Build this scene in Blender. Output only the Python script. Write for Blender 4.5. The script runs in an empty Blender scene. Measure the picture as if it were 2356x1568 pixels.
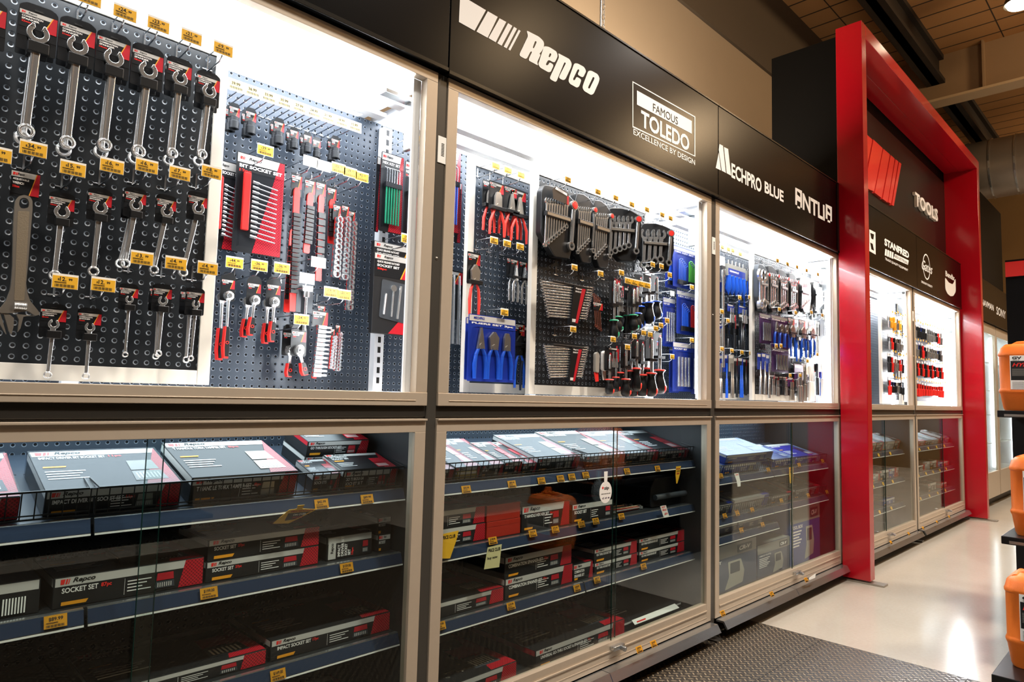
import bpy, bmesh, math, random
from mathutils import Vector, Matrix
random.seed(7)
SC = bpy.context.scene
COL = SC.collection
# ------------------------------------------------------------------ camera
YAW, PITCH, ROLL, FPX = 0.7830015, 0.0800464, 0.0259132, 1541.718
CW, CH = 2356.0, 1568.0
CAM = Vector((0.0, -1.72517, 1.2))
_f = Vector((math.sin(YAW)*math.cos(PITCH), math.cos(YAW)*math.cos(PITCH), math.sin(PITCH)))
_r = Vector((math.cos(YAW), -math.sin(YAW), 0))
_u = _r.cross(_f)
RX = math.cos(ROLL)*_r + math.sin(ROLL)*_u
UY = -math.sin(ROLL)*_r + math.cos(ROLL)*_u
cd = bpy.data.cameras.new('camera')
cam = bpy.data.objects.new('camera', cd); COL.objects.link(cam)
cam.matrix_world = Matrix(((RX.x, UY.x, -_f.x, CAM.x), (RX.y, UY.y, -_f.y, CAM.y), (RX.z, UY.z, -_f.z, CAM.z), (0, 0, 0, 1)))
cd.sensor_fit = 'HORIZONTAL'; cd.sensor_width = 36.0; cd.lens = 36.0*FPX/CW
cd.clip_start = 0.05; cd.clip_end = 100
SC.camera = cam
def ray(px, py): return RX*((px-CW/2)/FPX) + UY*(-(py-CH/2)/FPX) + _f
def at(px, py, y=0.0):
    d = ray(px, py); return CAM + d*((y-CAM.y)/d.y)
def atz(px, py, z=0.0):
    d = ray(px, py); return CAM + d*((z-CAM.z)/d.z)
def atx(px, py, x=0.0):
    d = ray(px, py); return CAM + d*((x-CAM.x)/d.x)
# ------------------------------------------------------------------ world, lights, exposure
w = bpy.data.worlds.new('world'); SC.world = w; w.use_nodes = True
w.node_tree.nodes['Background'].inputs[0].default_value = (0.9, 0.75, 0.6, 1)
w.node_tree.nodes['Background'].inputs[1].default_value = 0.05
vs = SC.view_settings
SC.display_settings.display_device = 'sRGB'
vs.view_transform = 'Standard'; vs.look = 'None'; vs.gamma = 1.0; vs.exposure = 0.6; vs.use_curve_mapping = False
def area(name, loc, size, power, color=(1, 1, 1), rot=(0, 0, 0), sy=None, spread=180):
    l = bpy.data.lights.new(name, 'AREA'); l.energy = power; l.color = color; l.size = size
    if sy: l.shape = 'RECTANGLE'; l.size_y = sy
    l.spread = math.radians(spread)
    o = bpy.data.objects.new(name, l); o.location = loc; o.rotation_euler = rot; COL.objects.link(o); return o
WARM = (1.0, 0.91, 0.80)
P0 = [-0.475, 1.35, 3.175, 5.0, 6.825, 8.65]      # posts between the bays
# LED strips of the cabinets: one along each ceiling, one down the right-hand jamb
for i in range(5):
    xa, xb = P0[i]+0.06, P0[i+1]-0.06
    area('cabinet_front_led', ((xa+xb)/2, 0.055, 2.20), xb-xa-0.1, 6, (0.95, 0.98, 1.0), (math.radians(22), 0, 0), 0.02)
    area('jamb_led', (xb-0.03, 0.04, 1.72), 0.95, 7, (0.95, 0.98, 1.0), (0, math.radians(90), 0), 0.012)
    area('shelf_led', ((xa+xb)/2, 0.30, 1.085), xb-xa-0.15, 5.5, (0.78, 0.89, 1.0), (0, 0, 0), 0.36)
# shop ceiling lamps over the aisle: reflector lamps shining down
def spot(x, y, z, e, ang=95, blend=.6, aim=(0, 0, -1), col=WARM):
    l = bpy.data.lights.new('aisle_lamp_light', 'SPOT'); l.energy = e; l.color = col; l.shadow_soft_size = 0.2; l.spot_size = math.radians(ang); l.spot_blend = blend
    o = bpy.data.objects.new('aisle_lamp_light', l); o.location = (x, y, z); o.rotation_euler = Vector(aim).to_track_quat('-Z', 'Y').to_euler(); COL.objects.link(o)
for x, e in ((-0.6, 330), (2.7, 500), (6.4, 400), (10.0, 400), (13.2, 300)):
    spot(x, -2.1, 5.2, e, 100)
for x, e in ((4.5, 60), (7.6, 120), (12.4, 120)):  # added point lights that brighten the roof, no lamp stands there
    l = bpy.data.lights.new('roof_fill_light', 'POINT'); l.energy = e; l.color = (1, .70, .40); l.shadow_soft_size = 0.3
    o = bpy.data.objects.new('roof_fill_light', l); o.location = (x, -3.0, 4.7); COL.objects.link(o)
for x in (-.3, 1.6, 3.4, 5.8, 7.6):
    spot(x, -1.9, 4.75, 95, 62, .9, (0.12, 1.9, -2.15), (1, .94, .86))
area('display_spot_light', (5.6, -1.6, 4.9), 0.25, 45, (1, 0.9, 0.8), (math.radians(-42), 0, math.radians(-25)), 0.25)
area('wall_wash_light', (3.4, 0.32, 2.80), 1.9, 48, (1.0, 0.84, 0.66), (math.radians(150), 0, 0), 0.05)
# ------------------------------------------------------------------ materials
def lin(h):
    h = h.lstrip('#'); v = [int(h[i:i+2], 16)/255 for i in (0, 2, 4)]
    return tuple((c/12.92 if c <= .04045 else ((c+.055)/1.055)**2.4) for c in v)+(1,)
MATS = {}
def mat(name, col='#808080', rough=0.5, metal=0.0, emit=None, es=0.0, spec=0.5, noise=0.0, nscale=8.0, bump=0.0, coat=0.0):
    if name in MATS: return MATS[name]
    m = bpy.data.materials.new(name); m.use_nodes = True; nt = m.node_tree; b = nt.nodes['Principled BSDF']
    c = lin(col); b.inputs['Base Color'].default_value = c; b.inputs['Roughness'].default_value = rough
    b.inputs['Metallic'].default_value = metal; b.inputs['Specular IOR Level'].default_value = spec
    if coat: b.inputs['Coat Weight'].default_value = coat; b.inputs['Coat Roughness'].default_value = 0.06
    if emit: b.inputs['Emission Color'].default_value = lin(emit); b.inputs['Emission Strength'].default_value = es
    if noise or bump:
        tc = nt.nodes.new('ShaderNodeTexCoord'); n = nt.nodes.new('ShaderNodeTexNoise'); n.inputs['Scale'].default_value = nscale; n.inputs['Detail'].default_value = 5
        nt.links.new(tc.outputs['Object'], n.inputs['Vector'])
        if noise:
            mx = nt.nodes.new('ShaderNodeMix'); mx.data_type = 'RGBA'; mx.inputs['A'].default_value = tuple(x*(1-noise) for x in c[:3])+(1,); mx.inputs['B'].default_value = tuple(min(1, x*(1+noise)) for x in c[:3])+(1,)
            nt.links.new(n.outputs['Fac'], mx.inputs['Factor']); nt.links.new(mx.outputs['Result'], b.inputs['Base Color'])
        if bump:
            bp = nt.nodes.new('ShaderNodeBump'); bp.inputs['Strength'].default_value = bump; bp.inputs['Distance'].default_value = 0.01
            nt.links.new(n.outputs['Fac'], bp.inputs['Height']); nt.links.new(bp.outputs['Normal'], b.inputs['Normal'])
    MATS[name] = m; return m
class NT:
    """small node helper"""
    def __init__(s, m): s.nt = m.node_tree; s.b = s.nt.nodes['Principled BSDF']
    def n(s, t, **k):
        x = s.nt.nodes.new(t)
        for a, v in k.items(): setattr(x, a, v)
        return x
    def link(s, a, b): s.nt.links.new(a, b)
    def math(s, op, a, b=None, c=None):
        x = s.n('ShaderNodeMath', operation=op)
        for i, v in enumerate((a, b, c)):
            if v is None: continue
            if isinstance(v, (int, float)): x.inputs[i].default_value = v
            else: s.link(v, x.inputs[i])
        return x.outputs[0]
    def xyz(s):
        tc = s.n('ShaderNodeTexCoord'); sp = s.n('ShaderNodeSeparateXYZ'); s.link(tc.outputs['Object'], sp.inputs[0]); return sp.outputs
    def mix(s, f, a, b):
        x = s.n('ShaderNodeMix', data_type='RGBA')
        if isinstance(f, (int, float)): x.inputs['Factor'].default_value = f
        else: s.link(f, x.inputs['Factor'])
        for k, v in (('A', a), ('B', b)):
            if isinstance(v, tuple): x.inputs[k].default_value = v
            else: s.link(v, x.inputs[k])
        return x.outputs['Result']
def pegboard_mat(name, col, ring):
    m = mat(name, col, 0.42); N = NT(m); x, y, z = N.xyz(); s = 0.0254
    fx = N.math('SUBTRACT', N.math('FRACT', N.math('DIVIDE', x, s)), 0.5); fz = N.math('SUBTRACT', N.math('FRACT', N.math('DIVIDE', z, s)), 0.5)
    d = N.math('SQRT', N.math('ADD', N.math('MULTIPLY', fx, fx), N.math('MULTIPLY', fz, fz)))
    hole = N.math('LESS_THAN', d, 0.165); rim = N.math('LESS_THAN', d, 0.235)
    c = N.mix(rim, lin(col), lin(ring)); c = N.mix(hole, c, (0.002, 0.002, 0.003, 1)); N.link(c, N.b.inputs['Base Color'])
    N.link(N.mix(hole, (0.38, 0.38, 0.38, 1), (1, 1, 1, 1)), N.b.inputs['Roughness'])
    bp = N.n('ShaderNodeBump'); bp.inputs['Strength'].default_value = 0.6; bp.inputs['Distance'].default_value = 0.003
    mr = N.n('ShaderNodeMapRange'); mr.inputs['From Min'].default_value = 0.14; mr.inputs['From Max'].default_value = 0.27; N.link(d, mr.inputs['Value'])
    N.link(mr.outputs[0], bp.inputs['Height']); N.link(bp.outputs[0], N.b.inputs['Normal']); return m
def glass_mat(name, tint, k=1.0, ro=0.004):
    m = bpy.data.materials.new(name); m.use_nodes = True; nt = m.node_tree
    for n in list(nt.nodes):
        if n.type == 'BSDF_PRINCIPLED': nt.nodes.remove(n)
    out = [n for n in nt.nodes if n.type == 'OUTPUT_MATERIAL'][0]
    t = nt.nodes.new('ShaderNodeBsdfTransparent'); t.inputs[0].default_value = tint
    g = nt.nodes.new('ShaderNodeBsdfGlossy'); g.inputs['Roughness'].default_value = ro; g.inputs[0].default_value = (k, k, k, 1)
    lw = nt.nodes.new('ShaderNodeLayerWeight'); lw.inputs[0].default_value = 0.5
    pw = nt.nodes.new('ShaderNodeMath'); pw.operation = 'POWER'; nt.links.new(lw.outputs['Facing'], pw.inputs[0]); pw.inputs[1].default_value = 5.0
    fr = nt.nodes.new('ShaderNodeMath'); fr.operation = 'MULTIPLY_ADD'; nt.links.new(pw.outputs[0], fr.inputs[0]); fr.inputs[1].default_value = 0.93; fr.inputs[2].default_value = 0.035
    mx = nt.nodes.new('ShaderNodeMixShader'); nt.links.new(fr.outputs[0], mx.inputs[0]); nt.links.new(t.outputs[0], mx.inputs[1]); nt.links.new(g.outputs[0], mx.inputs[2])
    nt.links.new(mx.outputs[0], out.inputs[0]); MATS[name] = m; return m
PEG = pegboard_mat('pegboard_blue_grey', '#303a46', '#66717e')
PEG_SHADED = pegboard_mat('pegboard_shaded', '#14181c', '#58616a')  # darker copy of the pegboard colour, shade of the front panels painted in
GLASS = glass_mat('door_glass', (0.93, 0.97, 0.96, 1))
FILM = glass_mat('clear_plastic', (0.95, 0.96, 0.98, 1), 0.4, 0.10)
BEIGE = mat('champagne_aluminium', '#c4b5a2', 0.36, 0.3, noise=0.05, nscale=40)
POST = mat('dark_steel_post', '#4a4742', 0.35, 0.3)
RAILD = mat('dark_rail', '#35322e', 0.3, 0.3)
SIGNB = mat('sign_black', '#060606', 0.25, 0.0, spec=0.13, noise=0.3, nscale=3)
WHITE = mat('white_vinyl', '#f1eeea', 0.5)
CREAM = mat('cream_panel_border', '#d9d3c8', 0.4)
CABW = mat('cabinet_white', '#e6e9ec', 0.4)
ALU = mat('aluminium', '#c3c7ca', 0.25, 0.9)
LED = mat('led_diffuser', '#ffffff', 0.5, emit='#f4f9ff', es=7.0)
LEDC = mat('ceiling_diffuser', '#ffffff', 0.5, emit='#f2f7ff', es=8.5)
LEDF = mat('ceiling_diffuser_edge', '#ffffff', 0.5, emit='#f2f7ff', es=1.6)
CHROME = mat('chrome', '#eef0f1', 0.2, 0.88)
STEEL = mat('satin_steel', '#b5aea4', 0.38, 0.9)
WIRE = mat('hook_wire', '#c9cdd2', 0.22, 1.0)
BLACKW = mat('black_wire', '#1b1c1e', 0.3, 0.2)
BLACK = mat('black_plastic', '#121315', 0.38)
DGREY = mat('grey_plastic', '#3a3f45', 0.45)
RED = mat('gloss_red', '#b40d1f', 0.18, spec=0.6, coat=0.4, noise=0.05, nscale=1.5)
LRED = mat('red_plastic', '#e5302a', 0.35)
REDP = mat('red_print', '#b5202c', 0.35)
CORAL = mat('coral_red_grip', '#f0443a', 0.4)
YEL = mat('ticket_yellow', '#efb62c', 0.5)
YELP = mat('yellow_print', '#f0a020', 0.5)
INK = mat('black_ink', '#0c0c0c', 0.6)
BAND = mat('silver_print', '#c2bfba', 0.35)
CARD = mat('black_card', '#16181b', 0.33)
CARTON = mat('black_carton', '#1a1b1d', 0.42)
BLUE = mat('blue_plastic', '#1c56c8', 0.35)
BLUEP = mat('blue_print', '#16308f', 0.35)
GREEN = mat('green_plastic', '#1f9a6e', 0.4)
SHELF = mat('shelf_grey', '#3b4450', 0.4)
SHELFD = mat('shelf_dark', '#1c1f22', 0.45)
LIP = mat('price_rail_blue', '#33425c', 0.25, 0.4)
TICKW = mat('ticket_white', '#f3f3ee', 0.5)
ORANGE = mat('orange_can', '#f27a24', 0.42, bump=0.08, nscale=250)
LIME = mat('lime_green', '#5fbf3c', 0.4)
PURP = mat('purple_print', '#3c1b4e', 0.35)
GREYB = mat('grey_carton', '#8b8a83', 0.4)
SLATE = mat('slate_blue_carton', '#4a5266', 0.4)
BROWNR = mat('copper_pink', '#b0705f', 0.3, 0.8)
# ------------------------------------------------------------------ mesh helpers
class M:
    def __init__(s): s.v = []; s.f = []; s.mi = []; s.cur = 0
    def add(s, vs, fs):
        o = len(s.v); s.v += [tuple(p) for p in vs]; s.f += [tuple(i+o for i in f) for f in fs]; s.mi += [s.cur]*len(fs); return s
    def m(s, i): s.cur = i; return s
    def box(s, x0, x1, y0, y1, z0, z1):
        return s.add([(x0, y0, z0), (x1, y0, z0), (x1, y1, z0), (x0, y1, z0), (x0, y0, z1), (x1, y0, z1), (x1, y1, z1), (x0, y1, z1)],
                     [(0, 3, 2, 1), (4, 5, 6, 7), (0, 1, 5, 4), (1, 2, 6, 5), (2, 3, 7, 6), (3, 0, 4, 7)])
    def quad(s, a, b, c, d): return s.add([a, b, c, d], [(0, 1, 2, 3)])
    def prism(s, pts, d0, d1, ax='y'):
        """outline pts (u,v) extruded; ax y: (u,*,v); ax z: (u,v,*); ax x: (*,u,v)"""
        f = {'y': lambda u, v, d: (u, d, v), 'z': lambda u, v, d: (u, v, d), 'x': lambda u, v, d: (d, u, v)}[ax]
        n = len(pts)
        s.add([f(u, v, d0) for u, v in pts]+[f(u, v, d1) for u, v in pts],
              [tuple(range(n)), tuple(range(2*n-1, n-1, -1))]+[(i, i+n, (i+1) % n+n, (i+1) % n) for i in range(n)]); return s
    def tube(s, pts, r, n=6, caps=True):
        pts = [Vector(p) for p in pts]; o = len(s.v); k = len(pts); rs = r if isinstance(r, (list, tuple)) else [r]*k
        up = None
        for i, p in enumerate(pts):
            t = (pts[min(i+1, k-1)]-pts[max(i-1, 0)]).normalized()
            if up is None:
                up = Vector((0, 0, 1)) if abs(t.z) < .9 else Vector((1, 0, 0))
            a = t.cross(up).normalized(); up = a.cross(t).normalized()
            for j in range(n):
                q = 2*math.pi*j/n; s.v.append(tuple(p+(a*math.cos(q)+up*math.sin(q))*rs[i]))
        for i in range(k-1):
            for j in range(n):
                s.f.append((o+i*n+j, o+i*n+(j+1) % n, o+(i+1)*n+(j+1) % n, o+(i+1)*n+j)); s.mi.append(s.cur)
        if caps:
            s.f.append(tuple(o+j for j in range(n-1, -1, -1))); s.f.append(tuple(o+(k-1)*n+j for j in range(n))); s.mi += [s.cur]*2
        return s
    def lathe(s, prof, c=(0, 0, 0), ax='z', n=16, sy=1.0):
        o = len(s.v); c = Vector(c)
        for r, h in prof:
            for j in range(n):
                q = 2*math.pi*j/n; a, b = r*math.cos(q), r*math.sin(q)*sy
                s.v.append(tuple(c+Vector({'z': (a, b, h), 'y': (a, h, b), 'x': (h, a, b)}[ax])))
        for i in range(len(prof)-1):
            for j in range(n):
                s.f.append((o+i*n+j, o+i*n+(j+1) % n, o+(i+1)*n+(j+1) % n, o+(i+1)*n+j)); s.mi.append(s.cur)
        return s
    def ring(s, c, R, r, d0, d1, a0=0, a1=360, n=20, ax='y', sx=1.0):
        """flat ring (or C) in the xz plane with thickness"""
        full = abs(a1-a0) >= 360; o = len(s.v); k = n if full else n+1
        for i in range(k):
            q = math.radians(a0+(a1-a0)*i/n); cs, sn = math.cos(q)*sx, math.sin(q)
            for rr, d in ((R, d0), (r, d0), (r, d1), (R, d1)):
                s.v.append((c[0]+rr*cs, d+c[1], c[2]+rr*sn) if ax == 'y' else (c[0]+rr*cs, c[1]+rr*sn, d+c[2]))
        for i in range(n):
            a = o+4*i; b = o+4*((i+1) % k)
            for t in range(4):
                s.f.append((a+t, a+(t+1) % 4, b+(t+1) % 4, b+t)); s.mi.append(s.cur)
        if not full:
            s.f.append((o, o+1, o+2, o+3)); e = o+4*n; s.f.append((e+3, e+2, e+1, e)); s.mi += [s.cur]*2
        return s
    def mesh(s, me, M4):
        o = len(s.v); s.v += [tuple(M4 @ v.co) for v in me.vertices]
        for p in me.polygons: s.f.append(tuple(i+o for i in p.vertices)); s.mi.append(s.cur)
        return s
    def build(s, name, mats, parent=None, smooth=False, bevel=0.0, loc=None, rot=None, mtx=None):
        me = bpy.data.meshes.new(name); me.from_pydata(s.v, [], s.f)
        if not isinstance(mats, (list, tuple)): mats = [mats]
        for m_ in mats: me.materials.append(m_)
        if len(mats) > 1: me.polygons.foreach_set('material_index', s.mi)
        bm = bmesh.new(); bm.from_mesh(me); bmesh.ops.recalc_face_normals(bm, faces=bm.faces); bm.to_mesh(me); bm.free()
        if smooth: me.shade_smooth(); me.set_sharp_from_angle(angle=math.radians(smooth if smooth > 1 else 40))
        me.update(); o = bpy.data.objects.new(name, me); COL.objects.link(o)
        if parent: o.parent = parent
        if loc: o.location = loc
        if rot: o.rotation_euler = rot
        if mtx: o.matrix_local = mtx
        if bevel:
            b = o.modifiers.new('bevel', 'BEVEL'); b.width = bevel; b.segments = 2; b.limit_method = 'ANGLE'
        return o
def tag(o, label=None, cat=None, group=None, kind=None):
    if label: o['label'] = label
    if cat: o['category'] = cat
    if group: o['group'] = group
    if kind: o['kind'] = kind
    return o
def thing(name, label, cat, loc=(0, 0, 0), rot=(0, 0, 0), group=None):
    o = bpy.data.objects.new(name, None); COL.objects.link(o); o.location = loc; o.rotation_euler = rot; o.empty_display_size = 0.05
    return tag(o, label, cat, group)
def struct(name, m, mats, **k): o = m.build(name, mats, **k); o['kind'] = 'structure'; return o
def copy_tree(o, parent=None):
    c = o.copy(); COL.objects.link(c)
    if parent: c.parent = parent
    for ch in list(o.children): copy_tree(ch, c)
    return c
TXT = {}
def text_mesh(s, bold=0.0, shear=0.0, spacing=1.0):
    k = (s, bold, shear, spacing)
    if k in TXT: return TXT[k]
    c = bpy.data.curves.new('text', 'FONT'); c.body = s; c.size = 1.0; c.offset = bold; c.shear = shear; c.resolution_u = 3; c.space_character = spacing; c.fill_mode = 'FRONT'
    o = bpy.data.objects.new('text', c); me = bpy.data.meshes.new_from_object(o); bpy.data.objects.remove(o)
    xs = [v.co.x for v in me.vertices] or [0]; ys = [v.co.y for v in me.vertices] or [0]
    TXT[k] = (me, min(xs), max(xs), min(ys), max(ys)); return TXT[k]
def put_text(m, s, x0, x1, z0, z1, y, bold=0.0, shear=0.0, base=None):
    """fit text to a box in the xz plane, facing -y; x1 None keeps proportions"""
    me, a, b, c, d = text_mesh(s, bold, shear)
    if not me.vertices: return
    sz = (z1-z0)/(d-c); sx = sz if x1 is None else (x1-x0)/(b-a)
    m.mesh(me, Matrix(((sx, 0, 0, x0-a*sx), (0, 0, 0, y), (0, sz, 0, z0-c*sz), (0, 0, 0, 1))))
def poly2d(loops, y, ext=0.0):
    """fill loops (with holes) given as (x,z) lists into a mesh"""
    c = bpy.data.curves.new('p', 'CURVE'); c.dimensions = '2D'; c.fill_mode = 'BOTH' if ext else 'FRONT'; c.extrude = ext/2
    for L in loops:
        sp = c.splines.new('POLY'); sp.points.add(len(L)-1)
        for i, p in enumerate(L): sp.points[i].co = (p[0], p[1], 0, 1)
        sp.use_cyclic_u = True
    o = bpy.data.objects.new('p', c); me = bpy.data.meshes.new_from_object(o); bpy.data.objects.remove(o); return me
def rnd(pts, r, n=3):
    """round the corners of a closed polygon"""
    out = []; k = len(pts)
    for i in range(k):
        p = Vector(pts[i]); a = Vector(pts[i-1]); b = Vector(pts[(i+1) % k])
        u = a-p; v = b-p; q = min(r, u.length*.45, v.length*.45)
        if q < 1e-6: out.append(tuple(p)); continue
        A = p+u.normalized()*q; B = p+v.normalized()*q
        for j in range(n+1):
            t = j/n; out.append(tuple(A*(1-t)**2+p*2*t*(1-t)+B*t*t))
    return out
XZ = lambda y: Matrix(((1, 0, 0, 0), (0, 0, 1, y), (0, 1, 0, 0), (0, 0, 0, 1)))
#@@SHELL
# ------------------------------------------------------------------ floor, mats
def floor_mat():
    m = mat('polished_concrete', '#cfc6b8', 0.2); N = NT(m)
    tc = N.n('ShaderNodeTexCoord'); n1 = N.n('ShaderNodeTexNoise'); n1.inputs['Scale'].default_value = 1.3; n1.inputs['Detail'].default_value = 8; n1.inputs['Roughness'].default_value = .65
    n2 = N.n('ShaderNodeTexNoise'); n2.inputs['Scale'].default_value = 60; n2.inputs['Detail'].default_value = 4
    N.link(tc.outputs['Object'], n1.inputs[0]); N.link(tc.outputs['Object'], n2.inputs[0])
    c = N.mix(n1.outputs['Fac'], lin('#aea79b'), lin('#c6bfb3')); c = N.mix(N.math('MULTIPLY', n2.outputs['Fac'], .35), c, lin('#978b7b')); N.link(c, N.b.inputs['Base Color'])
    mr = N.n('ShaderNodeMapRange'); mr.inputs['To Min'].default_value = .10; mr.inputs['To Max'].default_value = .2; N.link(n1.outputs['Fac'], mr.inputs[0]); N.link(mr.outputs[0], N.b.inputs['Roughness'])
    bp = N.n('ShaderNodeBump'); bp.inputs['Strength'].default_value = .04; bp.inputs['Distance'].default_value = .004; N.link(n2.outputs['Fac'], bp.inputs['Height']); N.link(bp.outputs[0], N.b.inputs['Normal'])
    return m
struct('floor', M().box(-6, 16, -7, 2.0, -0.1, 0), floor_mat())
def tread_mat():
    m = mat('tread_plate_vinyl', '#4a4136', 0.35); N = NT(m); x, y, z = N.xyz(); s = 0.026
    a = N.math('DIVIDE', N.math('ADD', x, y), s*1.414); b = N.math('DIVIDE', N.math('SUBTRACT', x, y), s*1.414)
    fu = N.math('SUBTRACT', N.math('FRACT', a), .5); fv = N.math('SUBTRACT', N.math('FRACT', b), .5)
    par = N.math('MODULO', N.math('ADD', N.math('FLOOR', a), N.math('ADD', N.math('FLOOR', b), 400)), 2)
    def ell(u, v): return N.math('LESS_THAN', N.math('ADD', N.math('POWER', N.math('DIVIDE', u, .50), 2), N.math('POWER', N.math('DIVIDE', v, .13), 2)), 1.0)
    e = N.math('ADD', N.math('MULTIPLY', par, ell(fu, fv)), N.math('MULTIPLY', N.math('SUBTRACT', 1, par), ell(fv, fu)))
    N.link(N.mix(e, lin('#2d2720'), lin('#8d7f6b')), N.b.inputs['Base Color']); N.link(N.mix(e, (.5, .5, .5, 1), (.22, .22, .22, 1)), N.b.inputs['Roughness'])
    bp = N.n('ShaderNodeBump'); bp.inputs['Strength'].default_value = .8; bp.inputs['Distance'].default_value = .003; N.link(e, bp.inputs['Height']); N.link(bp.outputs[0], N.b.inputs['Normal'])
    return m
TREAD = tread_mat()
SEAM = mat('mat_edge', '#1f1b17', 0.6)
k = 0
for i in range(6):
    for j in range(6):
        x1 = 3.6-i*0.725; y0 = -0.385-(j-1)*0.62 if j else 0.235
        x0 = x1-0.722; ya = y0-0.617; near = j == 1 and i == 0
        o = M().m(0).box(x0, x1, ya, y0, 0.0005, 0.010).m(1).box(x0-.0012, x1+.0012, ya-.0012, y0+.0012, 0.0003, 0.0095).build('floor_mat', [TREAD, SEAM])
        rows = ['cabinet row', 'row along the cabinet feet', 'middle aisle row', 'far aisle row', 'fifth row out', 'sixth row out']
        cols = ['at the concrete edge', 'second from the concrete edge', 'third from the concrete edge', 'fourth from the concrete edge', 'fifth from the concrete edge', 'sixth from the concrete edge']
        tag(o, 'dark tread mat tile, %s, %s' % (cols[i], rows[j]), 'floor mat', 'tread-plate mat tiles')
# ------------------------------------------------------------------ building shell
WALLP = mat('tan_wall_paint', '#a3917a', 0.7, noise=0.04, nscale=3, bump=0.05)
struct('wall_back', M().box(-6, 16, 1.2, 1.3, 0, 4.58), WALLP)
struct('trim_1', M().box(-6, 16, 1.17, 1.3, 4.58, 5.52), mat('dark_upper_band', '#54493c', 0.6, noise=.08, nscale=1.2))  # darker brown band along the top of the wall
for i, x in enumerate((6.65, 2.1)):
    struct('trim_%d' % (i+2), M().box(x-.004, x+.004, 1.192, 1.2, 0, 4.58), mat('wall_joint', '#4d4336', .8))
def roof_mat():
    m = mat('brown_insulation', '#8a6a45', 0.75); N = NT(m); x, y, z = N.xyz()
    def line(c, s, t): return N.math('LESS_THAN', N.math('FRACT', N.math('DIVIDE', N.math('ADD', c, 50), s)), t)
    l = N.math('MAXIMUM', line(x, .30, .07), line(y, .62, .02))
    n = N.n('ShaderNodeTexNoise'); n.inputs['Scale'].default_value = .8
    c = N.mix(n.outputs['Fac'], lin('#8a6238'), lin('#b08452')); N.link(N.mix(l, c, lin('#20160c')), N.b.inputs['Base Color']); return m
struct('ceiling', M().box(-6, 20, -8, 2.6, 5.5, 5.6), roof_mat())
DARKST = mat('dark_purlin', '#1d1712', 0.6)
GIRD = mat('cream_girder', '#8d7458', 0.6, noise=.05, nscale=4)
for i, (y, z) in enumerate(((.30, 5.14), (-2.6, 5.14))):
    m = M().box(-6, 20, y-.10, y+.10, z, z+.05).box(-6, 20, y-.04, y+.04, z, 5.5).box(-6, 20, y-.09, y+.09, 5.44, 5.5)
    struct('trim_%d' % (i+4), m, DARKST)
def girder(n, x, z):
    m = M().box(x-.02, x+.02, -8, 1.16, z, 5.5).m(1).box(x-.12, x+.12, -8, 1.16, z-.03, z).m(0)
    for y in (-6, -3.5, -.2, 2.2): m.box(x-.11, x-.02, y-.01, y+.01, z, 5.5)
    struct('trim_%d' % n, m, [GIRD, mat('girder_flange', '#b39c7c', .6)])
girder(7, 9.3, 4.93)
tag(M().tube([(11.5, -8, 4.62), (11.5, 1.16, 4.62)], .42, 28).build('ceiling_duct', mat('duct_metal', '#9b9288', .38, .6), smooth=40), 'big round grey spiral duct below the roof at the far end', 'duct')
d = bpy.data.objects['ceiling_duct']
for i in range(24): M().ring((11.5, -6+i*.29, 4.62), .432, .415, -.01, .01, n=28).build('seam', ALU, d)
struct('wall_end', M().box(14.6, 14.7, -8, 2.6, 0, 5.6), mat('end_wall_paint', '#7a5f3a', .8, noise=.1, nscale=2))
struct('wall_far_side', M().box(-6, 16, -8.1, -8, 0, 5.6), mat('far_wall_paint', '#4d4338', .8))
struct('wall_left', M().box(-6.1, -6, -8, 2.6, 0, 5.6), mat('far_wall_paint', '#4d4338', .8))
# hanging chain beside a conduit above the big sign
p = at(1385, 60, .35)
cp = M().tube([(p.x-.012, .35, 2.55), (p.x-.012, .35, 5.5)], .006, 8).build('wall_conduit', ALU, smooth=40)
tag(cp, 'thin pale conduit hanging beside a chain above the long black sign', 'conduit')
m = M()
for i in range(60):
    z = 2.62+i*.028
    m.tube([(p.x+.012+(.007 if i % 2 else 0)*math.cos(a)*1, .35+(0 if i % 2 else .007)*math.cos(a), z+.017*math.sin(a)) for a in [j*math.pi/4 for j in range(9)]], .0018, 5, False)
tag(m.build('hanging_chain', ALU, smooth=40), 'fine steel link chain hanging beside the conduit above the sign', 'chain')
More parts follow.
